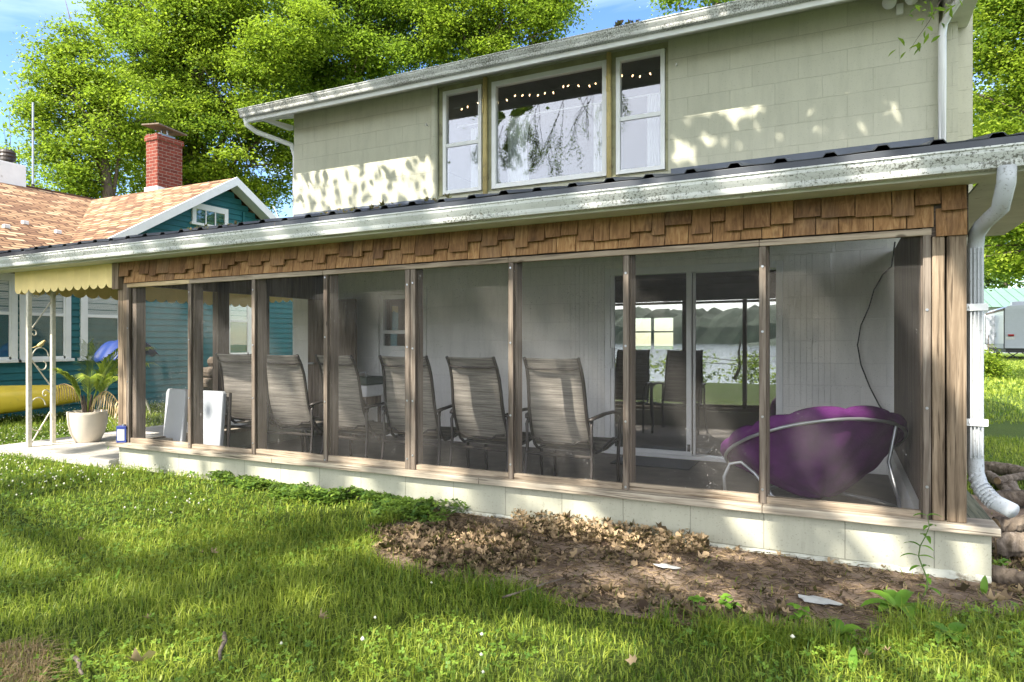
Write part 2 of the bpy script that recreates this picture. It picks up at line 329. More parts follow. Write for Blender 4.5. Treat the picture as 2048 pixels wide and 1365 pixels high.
M['rvwhite'] = plain('trailer_white', (.36, .38, .41), .35, var=.04)
M['rvgrey'] = plain('trailer_grey', (.25, .26, .27), .5)
M['greenroof'] = plain('pale_green_metal', (.13, .22, .16), .5, var=.08, scale=1)
M['red'] = plain('red_lens', (.25, .01, .01), .3)
M['paper'] = plain('pale_scrap', (.45, .45, .42), .8, var=.15)
M['label_blue'] = plain('blue_can_paint', (.03, .05, .22), .4)
M['hill'] = plain('far_wooded_hill', (.035, .06, .03), .95, var=.4, scale=.08)
M['green_plastic'] = plain('dark_green_plastic', (.03, .06, .045), .5)
# ---------------------------------------------------------------- mesh building
def tagit(o, label=None, cat=None, group=None, kind=None):
    if label: o['label'] = label
    if cat: o['category'] = cat
    if group: o['group'] = group
    if kind: o['kind'] = kind
    return o
def thing(name, loc, label, cat, group=None, rz=0):
    o = bpy.data.objects.new(name, None); COL.objects.link(o); o.location = loc; o.rotation_euler = (0, 0, rz); o.empty_display_size = .1
    return tagit(o, label, cat, group)
def origin(o):
    v = Vector((0, 0, 0))
    while o is not None: v += o.location; o = o.parent
    return v
KS = .006
class MB:
    """collects simple shapes; build() links them as one mesh object"""
    def __init__(s, shear=False): s.v = []; s.f = []; s.uv = []; s.tint = []; s.sh = shear
    def add(s, vs, fs, tint=None):
        b = len(s.v); s.v += [tuple(p) for p in vs]; s.f += [tuple(b+i for i in f) for f in fs]
        s.tint += [tint if tint is not None else .5]*len(vs); return s
    def box(s, x0, x1, y0, y1, z0, z1, tint=None):
        return s.add([(x0, y0, z0), (x1, y0, z0), (x1, y1, z0), (x0, y1, z0), (x0, y0, z1), (x1, y0, z1), (x1, y1, z1), (x0, y1, z1)],
              [(0, 3, 2, 1), (4, 5, 6, 7), (0, 1, 5, 4), (1, 2, 6, 5), (2, 3, 7, 6), (3, 0, 4, 7)], tint)
    def bar(s, a, b, w, h, up=(0, 0, 1)):
        a = Vector(a); b = Vector(b); d = (b-a).normalized(); u = Vector(up)
        if abs(d.dot(u)) > .98: u = Vector((0, 1, 0))
        r = d.cross(u).normalized(); u = r.cross(d); r *= w/2; u *= h/2
        return s.add([a-r-u, a+r-u, a+r+u, a-r+u, b-r-u, b+r-u, b+r+u, b-r+u], [(0, 3, 2, 1), (4, 5, 6, 7), (0, 1, 5, 4), (1, 2, 6, 5), (2, 3, 7, 6), (3, 0, 4, 7)])
    def prism(s, pts, axis, a, b):
        n = len(pts); V = []
        for t_ in (a, b):
            for (p, q) in pts:
                V.append((t_, p, q) if axis == 0 else ((p, t_, q) if axis == 1 else (p, q, t_)))
        Fs = [tuple(range(n))[::-1], tuple(range(n, 2*n))]+[(i, (i+1) % n, n+(i+1) % n, n+i) for i in range(n)]
        return s.add(V, Fs)
    def tube(s, pts, r, seg=8, cap=True, sq=None, tint=None):
        pts = [Vector(p) for p in pts]; n = len(pts); rr = r if isinstance(r, (list, tuple)) else [r]*n
        V = []; Fs = []; prev = None
        for i, p in enumerate(pts):
            d = (pts[min(i+1, n-1)]-pts[max(i-1, 0)]).normalized()
            if prev is None:
                u = Vector((0, 0, 1)) if abs(d.z) < .9 else Vector((0, 1, 0)); u = (u-d*u.dot(d)).normalized()
            else:
                u = (prev-d*prev.dot(d)); u = u.normalized() if u.length > 1e-5 else d.orthogonal().normalized()
            prev = u; w = d.cross(u)
            for k in range(seg):
                a = 2*math.pi*(k+.5)/seg; kk = rr[i]
                cu, cw = math.cos(a)*kk, math.sin(a)*kk
                if sq: cu *= sq[0]; cw *= sq[1]
                V.append(p+u*cu+w*cw)
        for i in range(n-1):
            for k in range(seg): Fs.append((i*seg+k, i*seg+(k+1) % seg, (i+1)*seg+(k+1) % seg, (i+1)*seg+k))
        if cap: Fs.append(tuple(range(seg))[::-1]); Fs.append(tuple((n-1)*seg+k for k in range(seg)))
        return s.add(V, Fs, tint)
    def lathe(s, prof, c, seg=32):
        V = []; Fs = []
        for (r, z) in prof:
            for k in range(seg): a = 2*math.pi*k/seg; V.append((c[0]+r*math.cos(a), c[1]+r*math.sin(a), c[2]+z))
        for i in range(len(prof)-1):
            for k in range(seg): Fs.append((i*seg+k, i*seg+(k+1) % seg, (i+1)*seg+(k+1) % seg, (i+1)*seg+k))
        if prof[0][0] > .001: Fs.append(tuple(range(seg))[::-1])
        return s.add(V, Fs)
    def grid(s, fn, nu, nv):
        V = [fn(i/nu, j/nv) for j in range(nv+1) for i in range(nu+1)]
        return s.add(V, [(j*(nu+1)+i, j*(nu+1)+i+1, (j+1)*(nu+1)+i+1, (j+1)*(nu+1)+i) for j in range(nv) for i in range(nu)])
    def ribbon(s, path, w, up=(0, 0, 1), fold=.0, tint=None):
        """leaf blade: path points with half widths"""
        V = []; Fs = []; n = len(path); path = [Vector(p) for p in path]
        for i, p in enumerate(path):
            d = (path[min(i+1, n-1)]-path[max(i-1, 0)]).normalized(); r = d.cross(Vector(up))
            r = r.normalized() if r.length > 1e-4 else d.orthogonal().normalized(); u = r.cross(d)
            V += [p-r*w[i]+u*fold*w[i], p, p+r*w[i]+u*fold*w[i]]
        for i in range(n-1):
            a = i*3; Fs += [(a, a+1, a+4, a+3), (a+1, a+2, a+5, a+4)]
        return s.add(V, Fs, tint)
    def build(s, name, mat, parent=None, smooth=False, bevel=0, solid=0, sub=0, label=None):
        o_ = origin(parent) if parent is not None else Vector((0, 0, 0))
        if s.sh: s.v = [(x, y, z+KS*(x-.6)) for x, y, z in s.v]
        me = bpy.data.meshes.new(name); me.from_pydata([(x-o_.x, y-o_.y, z-o_.z) for x, y, z in s.v], [], s.f)
        at = me.attributes.new('tint', 'FLOAT', 'POINT'); at.data.foreach_set('value', np.array(s.tint, dtype=np.float32))
        me.materials.append(M[mat] if isinstance(mat, str) else mat)
        bm = bmesh.new(); bm.from_mesh(me); bmesh.ops.recalc_face_normals(bm, faces=bm.faces); bm.to_mesh(me); bm.free()
        if smooth: me.polygons.foreach_set('use_smooth', [True]*len(me.polygons))
        o = bpy.data.objects.new(name, me); COL.objects.link(o)
        if parent is not None: o.parent = parent
        if solid: md = o.modifiers.new('solid', 'SOLIDIFY'); md.thickness = solid; md.offset = 0
        if bevel: md = o.modifiers.new('bevel', 'BEVEL'); md.width = bevel; md.segments = 2; md.limit_method = 'ANGLE'; md.angle_limit = .6
        if sub: md = o.modifiers.new('sub', 'SUBSURF'); md.levels = sub; md.render_levels = sub
        if label: o['label'] = label
        return o
def bx(name, mat, parent, *b, bevel=.003, shear=False, label=None):
    return MB(shear).box(*b).build(name, mat, parent, bevel=bevel, label=label)
def npmesh(name, V, nper, faces, mat, parent=None, tint=None):
    """V (n,nper,3) array, one patch of faces repeated"""
    n = V.shape[0]; o_ = origin(parent) if parent is not None else Vector((0, 0, 0))
    me = bpy.data.meshes.new(name); P = (V.reshape(-1, 3)-np.array(o_)).astype(np.float32)
    me.vertices.add(n*nper); me.vertices.foreach_set('co', P.ravel())
    fa = [np.array(f) for f in faces]; loops = np.concatenate(fa); fl = np.array([len(f) for f in fa])
    LI = (loops[None, :]+(np.arange(n)*nper)[:, None]).ravel().astype(np.int32)
    me.loops.add(len(LI)); me.loops.foreach_set('vertex_index', LI)
    cnt = np.tile(fl, n); st = np.concatenate([[0], np.cumsum(cnt)[:-1]]).astype(np.int32)
    me.polygons.add(len(cnt)); me.polygons.foreach_set('loop_start', st)
    me.update(calc_edges=True)
    if tint is not None:
        at = me.attributes.new('tint', 'FLOAT', 'POINT'); at.data.foreach_set('value', np.repeat(tint, nper).astype(np.float32))
    me.materials.append(M[mat]); o = bpy.data.objects.new(name, me); COL.objects.link(o)
    if parent is not None: o.parent = parent
    return o
def leaves(pts, size, up=.5, fold=.25, aspect=.55, hang=0.0):
    """pts (n,3) -> folded leaf quads (n,6,3), faces"""
    n = len(pts); N = RNG.normal(size=(n, 3)); N /= np.linalg.norm(N, axis=1)[:, None]; N[:, 2] = np.abs(N[:, 2])+up; N /= np.linalg.norm(N, axis=1)[:, None]
    D = RNG.normal(size=(n, 3)); D[:, 2] -= hang; D -= N*(D*N).sum(1)[:, None]; D /= np.linalg.norm(D, axis=1)[:, None]; R = np.cross(D, N)
    s = (size*RNG.uniform(.6, 1.3, n))[:, None]; w = s*aspect; p = pts
    V = np.stack([p-D*s*.5, p-D*s*.1+R*w*.5+N*s*fold*.4, p+D*s*.25+R*w*.32+N*s*fold*.3, p+D*s*.55-N*s*.08, p+D*s*.25-R*w*.32+N*s*fold*.3, p-D*s*.1-R*w*.5+N*s*fold*.4], 1)
    return V, [(0, 1, 2, 3), (0, 3, 4, 5)]
def wallgrid(mb, x0, x1, z0, z1, y0, y1, holes):
    xs = sorted({x0, x1, *[h[0] for h in holes], *[h[1] for h in holes]}); zs = sorted({z0, z1, *[h[2] for h in holes], *[h[3] for h in holes]})
    def solid(i, j):
        if i < 0 or j < 0 or i >= len(xs)-1 or j >= len(zs)-1: return False
        cx, cz = (xs[i]+xs[i+1])/2, (zs[j]+zs[j+1])/2
        return not any(h[0] < cx < h[1] and h[2] < cz < h[3] for h in holes)
    for i in range(len(xs)-1):
        for j in range(len(zs)-1):
            if not solid(i, j): continue
            a, b, c, d = xs[i], xs[i+1], zs[j], zs[j+1]
            V = [(a, y0, c), (b, y0, c), (b, y1, c), (a, y1, c), (a, y0, d), (b, y0, d), (b, y1, d), (a, y1, d)]; Fs = [(0, 1, 5, 4), (2, 3, 7, 6)]
            if not solid(i, j-1): Fs.append((0, 3, 2, 1))
            if not solid(i, j+1): Fs.append((4, 5, 6, 7))
            if not solid(i-1, j): Fs.append((3, 0, 4, 7))
            if not solid(i+1, j): Fs.append((1, 2, 6, 5))
            mb.add(V, Fs)
    return mb
def build_flat(mb, name, mat, parent=None):
    # like build, without normal recalculation problems on open shells
    return mb.build(name, mat, parent)
exec_order = []
# ================================================================ SETTING: ground, lake, far shore
g = MB(); g.grid(lambda u, v: (-150+300*u, -10+170*v, 0), 4, 4)
g.build('ground', 'lawn')['kind'] = 'structure'
g = MB()
for (y0, z0, y1, z1) in ((-10, 0, -13.5, -.35), (-13.5, -.35, -15, -1.15), (-15, -1.15, -22, -2.0)):
    g.add([(-150, y1, z1), (150, y1, z1), (150, y0, z0), (-150, y0, z0)], [(0, 1, 2, 3)])
g.build('shore_bank', 'lawn')['kind'] = 'structure'
g = MB(); g.add([(-900, -900, -1.0), (900, -900, -1.0), (900, -14.6, -1.0), (-900, -14.6, -1.0)], [(0, 1, 2, 3)])
g.build('lake_water', 'water')['kind'] = 'structure'
def hill(name, y, x0, x1, hfn, depth, n=260):
    m = MB(); rows = 7
    def f(u, v):
        x = x0+(x1-x0)*u; h = hfn(x)*(1+.16*math.sin(x*.9)*math.sin(x*.37+2)+.12*random.random())
        return (x+random.uniform(-1, 1), y-depth*v+random.uniform(-1, 1), -1.0+h*math.sin(min(1, v*1.25)*math.pi/2)**.6)
    m.grid(f, n, rows); m.build(name, 'hill')['kind'] = 'structure'
hill('far_hill', -520, -900, 900, lambda x: 24+14*math.sin(x*.006+1.2)+5*math.sin(x*.021), 120)
hill('wooded_point', -330, -60, 700, lambda x: 20*min(1, max(0.02, (x+60)/90))+3*math.sin(x*.05), 60, 200)
# dirt bed along the base wall
DIRT = [(862, 1000), (800, 1030), (745, 1065), (735, 1100), (790, 1135), (900, 1165), (1030, 1190), (1150, 1215), (1290, 1238), (1450, 1262), (1600, 1285), (1720, 1290), (1830, 1262), (1930, 1225), (2060, 1235), (2400, 1260)]
dp = [PG(a, b)[:2] for a, b in DIRT]+[(3.4, -.3), (3.4, 2.2), (.7, 2.2), (.7, .05), (-2.7, .05)]
cx_, cy_ = -.6, -.35
m = MB(); m.add([(x, y, .004) for x, y in dp], [tuple(range(len(dp)))])
dirt = m.build('dirt_bed', 'dirt'); dirt['kind'] = 'structure'
DIRTPX = dp
# patio slab
m = MB(); m.box(-8.05, -6.13, -.10, 3.4, -.1, .08); m.build('patio', 'concrete', bevel=.012)['kind'] = 'structure'
# ================================================================ MAIN HOUSE
house = thing('block_house', (-3, 2.73, 0), 'pale sage two-storey block house with a screened front porch', 'house')
YW = 2.73
UPZ = 4.255
# upper-storey and ground-storey wall
m = MB()
WX0, WX1 = -4.33, -1.575
wallgrid(m, -6.612, .735, 2.45, UPZ, YW, YW+.2, [(WX0, WX1, 2.905, 4.22)])
m.box(.735, 1.03, YW+.36, YW+.56, 0, 4.35); m.box(.735, .90, YW+.2, YW+.36, 0, 4.30)
m.box(-6.612, -6.412, YW+.2, 9.5, 0, 4.25); m.box(.70, .90, YW+.56, 9.5, 0, 4.25)
m.build('upper_wall', 'block', house)
m = MB(); SLX0, SLX1, SLZ = -2.24, -.50, 1.945
wallgrid(m, -6.612, .735, 0, 2.45, YW, YW+.2, [(SLX0, SLX1, 0, SLZ), (-5.19, -4.55, .80, 1.765)])
m.build('porch_back_wall', 'block_in', house)
m = MB(); wallgrid(m, -6.412, .70, 0, 4.25, 9.3, 9.5, [(-3.9, -3.02, 1.02, 1.66), (-4.2, -1.8, 3.0, 4.0)]); m.build('rear_wall', 'in_wall', house)
m = MB(); m.box(-6.41, .70, YW+.21, 9.29, 2.42, 2.60); m.box(-6.41, .70, YW+.21, 9.29, .01, .03); m.box(-6.41, .70, YW+.21, 9.29, 4.26, 4.30)
m.build('interior_floor', 'dark_in', house)
m = MB(); m.box(-3.46, -3.40, 9.28, 9.30, 1.02, 1.66); m.box(-3.9, -3.02, 9.28, 9.30, 1.36, 1.39); m.build('rear_window_mullion', 'dark_in', house)
# bullnose pilaster left of the windows and jamb on the right
m = MB(); m.tube([(-4.36, YW-.012, 2.70), (-4.36, YW-.012, 4.24)], .042, 12); m.build('bullnose_jamb', 'block', house, smooth=False)
# window surround
m = MB()
yb = YW+.05
for (a, b) in ((-4.318, -4.262), (-3.728, -3.605), (-2.215, -2.128), (-1.607, -1.577)):
    m.box(a, b, YW+.015, YW+.13, 2.915, 4.215)
m.box(-4.318, -1.577, YW+.012, YW+.132, 4.16, 4.219)
m.box(-4.318, -1.577, YW-.01, YW+.128, 2.906, 2.914)
m.build('window_surround', 'olive', house, bevel=.003)
for xx in (-3.672, -2.205+.012):
    m = MB(); m.tube([(xx, YW-.015, 2.86), (xx, YW-.015, 4.21)], .027, 10); m.build('mullion_post', 'ochre', house, smooth=True)
    m = MB(); m.bar((xx-.012, YW-.048, 3.80), (xx-.012, YW-.048, 3.94), .012, .012); m.tube([(xx-.012, YW-.04, 3.94), (xx-.012, YW-.065, 3.95), (xx-.012, YW-.065, 3.93)], .006, 6)
    m.build('flag_bracket', 'ochre', house)
def window(x0, x1, z0, z1, split, parent, y, fw=.045, glass='glass_up', mat='vinyl'):
    m = MB(); m.box(x0, x0+fw, y, y+.07, z0, z1); m.box(x1-fw, x1, y, y+.07, z0, z1); m.box(x0+fw, x1-fw, y, y+.07, z0, z0+fw); m.box(x0+fw, x1-fw, y, y+.07, z1-fw, z1)
    w = m.build('window', mat, parent, bevel=.004)
    if split:
        zm = z0+(z1-z0)*split; m = MB(); m.box(x0+fw, x1-fw, y+.008, y+.045, zm-.022, zm+.022); m.build('meeting_rail', mat, w, bevel=.003)
        MB().box(x0+fw, x1-fw, y+.020, y+.026, z0+fw, zm-.022).build('pane', glass, w)
        MB().box(x0+fw, x1-fw, y+.036, y+.042, zm+.022, z1-fw).build('pane', glass, w)
    else:
        MB().box(x0+fw, x1-fw, y+.030, y+.036, z0+fw, z1-fw).build('pane', glass, w)
    return w
w1 = window(-4.258, -3.732, 2.93, 4.155, .47, house, YW+.002)
w2 = window(-3.600, -2.220, 2.93, 4.155, 0, house, YW+.002, .055)
w3 = window(-2.124, -1.611, 2.93, 4.155, .47, house, YW+.002)
def curtain(x0, x1, z0, z1, w, y=YW+.26, k=9):
    m = MB(); m.grid(lambda u, v: (x0+(x1-x0)*u*(1-.35*v*(1-v)*2), y+.02*math.sin(u*k*6.28/2), z1+(z0-z1)*v), 40, 8); m.build('curtain', 'curtain', w, smooth=True)
curtain(-4.02, -3.86, 2.96, 3.75, w1); curtain(-3.52, -3.22, 2.96, 3.80, w2); curtain(-2.46, -2.27, 2.96, 3.80, w2); curtain(-1.86, -1.68, 2.96, 3.8, w3)
MB().tube([(-4.2, YW+.25, 3.80), (-1.65, YW+.25, 3.80)], .007, 6).build('curtain_rod', 'vinyl', w2)
# roof of the upper storey
m = MB(); x0, x1 = -6.96, 1.02; sl = .38; ye = 2.225
def rz(y): return 4.13+sl*(y-ye)
m.add([(x0, ye, rz(ye)), (x1, ye, rz(ye)), (x1, 6.2, rz(6.2)), (x0, 6.2, rz(6.2)), (x0, ye, rz(ye)+.05), (x1, ye, rz(ye)+.05), (x1, 6.2, rz(6.2)+.05), (x0, 6.2, rz(6.2)+.05)],
      [(0, 3, 2, 1), (4, 5, 6, 7), (0, 1, 5, 4), (1, 2, 6, 5), (2, 3, 7, 6), (3, 0, 4, 7)])
m.add([(x0, 10.1, rz(ye)), (x1, 10.1, rz(ye)), (x1, 6.2, rz(6.2)), (x0, 6.2, rz(6.2))], [(0, 1, 2, 3)])
for xg in (-6.6, .89): m.add([(xg, YW, 4.24), (xg, 9.5, 4.24), (xg, 6.2, rz(6.2)-.01)], [(0, 1, 2)])
m.build('upper_roof', 'metalroof', house)
m = MB(); m.add([(x0+.01, ye+.012, 4.045), (x1-.01, ye+.012, 4.045), (x1-.01, YW, 4.24), (x0+.01, YW, 4.24)], [(0, 1, 2, 3)]); 
m.add([(x0+.01, YW, 4.24), (-6.62, YW, 4.24), (-6.62, 6.1, 5.5), (x0+.01, 6.1, 5.5)], [(0, 1, 2, 3)])
m.add([(.74, YW, 4.24), (x1-.01, YW, 4.24), (x1-.01, 6.1, 5.5), (.74, 6.1, 5.5)], [(0, 1, 2, 3)])
m.build('soffit', 'soffit', house)
m = MB(); m.box(x0, x1, ye-.015, ye+.01, 4.03, 4.165); m.build('fascia', 'trimwhite', house, bevel=.003)
for xx in (x0+.012, x1-.012):
    MB().prism([(ye-.01, 4.02), (6.2, 4.02+sl*(6.2-ye)), (6.2, 4.17+sl*(6.2-ye)), (ye-.01, 4.17)], 0, xx-.012, xx+.012).build('rake_board', 'trimwhite', house)
m = MB()
m.prism([(ye+.02, 4.03), (YW, 4.03), (YW, 4.09), (ye+.02, 4.05)], 0, -6.70, -6.62); m.build('eave_bracket', 'trimwhite', house); m = MB()
m.prism([(ye+.05, 4.0), (YW+.3, 4.02), (YW+.3, 4.07), (ye+.05, 4.05)], 0, .80, .86)
m.build('eave_bracket', 'trimwhite', house)
m = MB(); m.prism([(2.24, 3.97), (3.085, 3.97), (3.085, 4.3), (2.24, 4.03)], 0, .77, x1-.03); m.build('cornice_return', 'soffit', house, bevel=.005)
def gutter_profile(yb, zt, s=1.0):
    return [(yb, zt-.092*s), (yb-.060*s, zt-.092*s), (yb-.066*s, zt-.080*s), (yb-.070*s, zt-.062*s), (yb-.082*s, zt-.045*s), (yb-.093*s, zt-.028*s), (yb-.096*s, zt-.012*s), (yb-.103*s, zt-.008*s), (yb-.103*s, zt), (yb-.092*s, zt), (yb-.088*s, zt-.02*s), (yb-.05, zt-.05), (yb, zt-.05)]
gu = MB(); gu.prism(gutter_profile(ye-.016, 4.172, 1.02), 0, x0-.01, x1); gu = gu.build('upper_gutter', 'gutter_up', house)
# small elbow at the left corner
m = MB(); m.tube([(-6.93, 2.20, 4.09), (-6.93, 2.22, 4.0), (-6.88, 2.34, 3.93), (-6.76, 2.60, 3.88), (-6.67, 2.74, 3.84), (-6.66, 2.80, 3.70), (-6.66, 2.80, .3)], .034, 8, sq=(1.1, .9)); m.build('downspout', 'vinyl', house, smooth=True)
# right downspout of the upper storey
dsx = .755
m = MB(); m.tube([(.93, 2.17, 4.10), (.925, 2.19, 4.045), (.90, 2.26, 3.995), (.80, 2.55, 3.91), (dsx+.008, 2.655, 3.86), (dsx, 2.675, 3.78), (dsx, 2.68, 2.80)], .036, 10, sq=(1.05, .85))
m.build('downspout', 'vinyl', house, smooth=True)
m = MB()
for k in (-.018, 0, .018): m.box(dsx+k-.004, dsx+k+.004, 2.646, 2.65, 2.8, 3.76)
m.build('downspout_ribs', 'vinyl', house)
# floodlight
fl = MB(); fl.box(.42, .475, YW-.03, YW+.001, 4.035, 4.13); fl = fl.build('floodlight', 'vinyl', house, bevel=.006)
for dx, s_ in ((-.085, -1), (.085, 1)):
    m = MB(); c = Vector((.447+dx, YW-.12, 4.115)); d = Vector((s_*.35, -.65, -.45)).normalized()
    m.tube([c-d*.10, c-d*.04, c, c+d*.012], [.02, .045, .058, .056], 16); m.build('lamp_head', 'vinyl', fl, smooth=True)
# hooks on wall
for (hx, hz) in ((-4.47, 3.78), (-1.49, 3.95)):
    m = MB(); m.tube([(hx, YW, hz), (hx, YW-.03, hz), (hx+.01, YW-.04, hz+.012)], .008, 8); m.build('wall_hook', 'vinyl', house)
# flashing
for (a, b) in ((-6.61, -4.38), (-1.545, .70)):
    MB(True).box(a, b, YW-.012, YW-.002, 2.78, 2.935).build('flashing', 'flash', house, bevel=.002)
# ---- porch roof (corrugated)
RX0, RX1 = -9.2, 1.06; RY0 = -.30
def pz(y): return 2.118+.225*(y-RY0)
m = MB(True); xs = []; x = RX1-.02
prof = []
while x > RX0:
    prof += [(x, 0), (x-.145, 0), (x-.160, .019), (x-.200, .019), (x-.215, 0)]; x -= .229
V = []; Fs = []
for (yy, dz) in ((RY0, 0), (YW-.013, 0)):
    for (xx, h) in prof:
        V.append((xx, yy, pz(yy)+h+.004*math.sin(xx*9)*(yy == RY0)))
n = len(prof)
for i in range(n-1): Fs.append((i, i+1, n+i+1, n+i))
m.add(V, Fs); m.build('porch_roof', 'metalroof', house, solid=.004)
m = MB(True); m.box(RX0, RX1-.02, RY0+.004, RY0+.022, 2.0, 2.114); m.prism([(RY0+.004, 2.02), (RY0+.03, 2.02), (YW, pz(YW)-.10), (YW, pz(YW)-.02), (RY0+.03, 2.114)], 0, RX1-.02, RX1)
m.build('roof_edge_trim', 'metalroof', house, bevel=.002)
# debris on the roof edge: dry leaves
m = MB(True); m.prism([(RY0+.025, 1.985), (YW, 2.60), (YW, 2.64), (RY0+.025, 2.09)], 0, RX0+.01, RX1-.03); m.build('porch_ceiling', 'dark_h', house)
m = MB(True); m.box(RX0, RX1, -.275, -.262, 1.955, 2.03); m.build('eave_fascia', 'soffit', house)
m = MB(True); m.box(RX0, .60, -.262, -.03, 1.965, 1.975); m.box(.60, RX1, -.262, 2.0, 1.965, 1.975); m.build('eave_soffit', 'soffit', house)
m = MB(True); m.prism(gutter_profile(-.277, 2.060, 1.0), 0, RX0-.2, RX1+.1); m.build('porch_gutter', 'gutter', house)
m = MB(True); m.box(-9.2, -6.65, 2.86, 3.3, 2.80, 2.83); m.box(-9.2, -6.65, 2.74, 2.87, 2.75, 2.865); m.build('ridge_cap', 'flash', house)
# ---- shakes
m = MB(True)
def shakes(x0, x1, zt, zb0, zb1, yf, wmin, wmax, tb):
    x = x0
    while x < x1-.01:
        w = random.uniform(wmin, wmax); xe = min(x+w, x1)
        if x1-xe < .03: xe = x1
        z = random.uniform(zb0, zb1); d = random.uniform(-.002, .003); s = random.uniform(-.002, .002)
        m.add([(x+.003, yf+d-.012, z), (xe-.003, yf+d-.012, z+s), (xe-.0015, yf+d, z), (x+.0015, yf+d, z), (x+.0015, yf+.008, zt), (xe-.0015, yf+.008, zt), (xe-.0015, yf+.016, zt), (x+.0015, yf+.016, zt)],
              [(0, 3, 2, 1), (4, 5, 6, 7), (0, 1, 5, 4), (1, 2, 6, 5), (2, 3, 7, 6), (3, 0, 4, 7)], min(1, max(0, tb+random.uniform(-.35, .35))))
        x = xe
shakes(-6.06, .55, 1.99, 1.812, 1.888, -.044, .075, .17, .22)
shakes(-6.02, .415, 1.9, 1.768, 1.772, -.020, .09, .17, .72)
shakes(.42, .555, 1.86, 1.712, 1.720, -.024, .12, .14, .3)
m.build('shake_siding', 'shake', house)
m = MB(True); m.box(.40, .56, -.015, .10, 1.0-.3+1.02, 1.99); m.box(-6.13, .40, .0, .09, 1.775, 1.985); m.build('header_beam', 'dark_h', house)
m = MB(True); m.box(-6.155, -6.065, -.055, .04, 1.715, 1.985); m.build('corner_block', 'post', house, bevel=.004)
# ---- base wall and sill
m = MB(True); m.box(-6.11, .655, -.015, .19, -.03, .238); m.box(.455, .654, .19, 2.72, -.03, .238); m.box(-6.10, -5.9, .19, 2.72, -.03, .232); m.build('base_wall', 'block_base', house, bevel=.004)
m = MB(True)
for a, b in ((-6.24, -4.1), (-4.098, -2.2), (-2.198, -.4), (-.398, .685)):
    dz = random.uniform(-.003, .003); m.box(a, b, -.065, .12+random.uniform(-.01, .005), .240+dz, .282+dz)
m.build('sill_board', 'sill', house, bevel=.005)
m = MB(True); V = []; nn = 160; rn = random.Random(9)
for i in range(nn+1):
    x = -6.1+6.752*i/nn; h = .016+.012*rn.random()+.012*max(0, math.sin(x*2.1)); d = .012+.012*rn.random(); V += [(x, -.016, h+.006), (x, -.016-d*.6, h), (x, -.016-d-.01, -.02)]
m.add(V, [(3*i+k, 3*i+k+3, 3*i+k+4, 3*i+k+1) for i in range(nn) for k in (0, 1)]); m.build('mortar_footing', 'footing', house)
m = MB(True); m.box(.46, .684, .122, 2.70, .240, .279); m.build('side_sill_board', 'sill_y', house, bevel=.004)
m = MB(True); m.box(-6.13, -5.88, .122, 2.70, .236, .276); m.build('side_sill_board', 'sill', house, bevel=.004)
# bottom rail and head rail
m = MB(True)
for a, b in ((-5.985, -5.16), (-5.158, -4.385), (-4.383, -2.815), (-2.81, -1.215), (-1.212, -.424), (-.42, .362)):
    m.box(a, b, .0+random.uniform(-.004, .004), .04, .283, .322+random.uniform(-.004, .006))
m.build('bottom_rail', 'batten_h', house, bevel=.005)
m = MB(True)
for a, b in ((-5.13, -3.61), (-3.607, -2.0), (-1.998, -.42), (-.418, .405)):
    m.box(a, b, -.018, .012, 1.728, 1.766+random.uniform(-.003, .002))
m.build('head_rail', 'batten_h', house, bevel=.004)
MB(True).box(-5.99, -5.132, -.018, .012, 1.728, 1.766).build('head_rail', 'fresh_h', house, bevel=.004, label='newer yellow pine head rail at the left bay')
# battens, screws, studs, screens
BX = [-5.155, -4.378, -3.605, -2.0, -1.21, -.42]
bw = .036
def screws(pts, par):
    for (a, b, c) in pts: MB(True).tube([(a, b, c), (a, b-.004, c)], .007, 8).build('screw', 'grey_tube', par)
allb = [(x, x+bw) for x in BX]+[(-2.838, -2.795), (-2.790, -2.748)]
for (a, b) in allb:
    zt = 1.727 if a not in (-2.838, -2.790) else 1.727
    o = MB(True).box(a, b, -.014, .008, .283, zt).build('batten', 'batten_v', house, bevel=.004)
    screws([((a+b)/2, -.014, z+random.uniform(-.05, .05)) for z in (.34, .75, 1.2, 1.66)], o)
for (a, b) in ((-5.998, -5.962), (.367, .402)):
    o = MB(True).box(a, b, -.016, .010, .283, 1.767).build('batten', 'batten_v', house, bevel=.004); screws([((a+b)/2, -.016, z) for z in (.45, .85, 1.35)], o)
for (a, b) in allb[:3]+allb[3:6]+[(-2.83, -2.75)]:
    c = (a+b)/2; MB(True).box(c-.022, c+.028, .016, .11, .283, 1.775).build('stud', 'dark_v', house, bevel=.003)
MB(True).box(-5.96, -5.90, .016, .11, .283, 1.775).build('stud', 'dark_v', house, bevel=.003)
MB(True).box(.36, .401, .016, .11, .283, 1.775).build('stud', 'dark_v', house, bevel=.003)
for (a, b) in ((-6.13, -6.062), (-6.060, -6.0)): MB(True).box(a, b, -.012, .09, .283, 1.99 if a < -6.1 else 1.77).build('corner_post', 'post', house, bevel=.006)
for (a, b) in ((.406, .461), (.470, .553)): MB(True).box(a, b, -.022, .09, .283, 1.72).build('corner_post', 'post', house, bevel=.007)
edges = [-5.98]+BX[:3]+[-2.80]+BX[3:]+[.385]
for i in range(len(edges)-1):
    a, b = edges[i]+.006, edges[i+1]+.004; dz = .012*random.random()
    m = MB(True); m.grid(lambda u, v: (a+(b-a)*u, .013+.004*math.sin(u*3.1)*math.sin(v*3.1), .285+(1.765-.285)*v), 6, 8); m.build('screen_panel', 'screen', house, smooth=True)
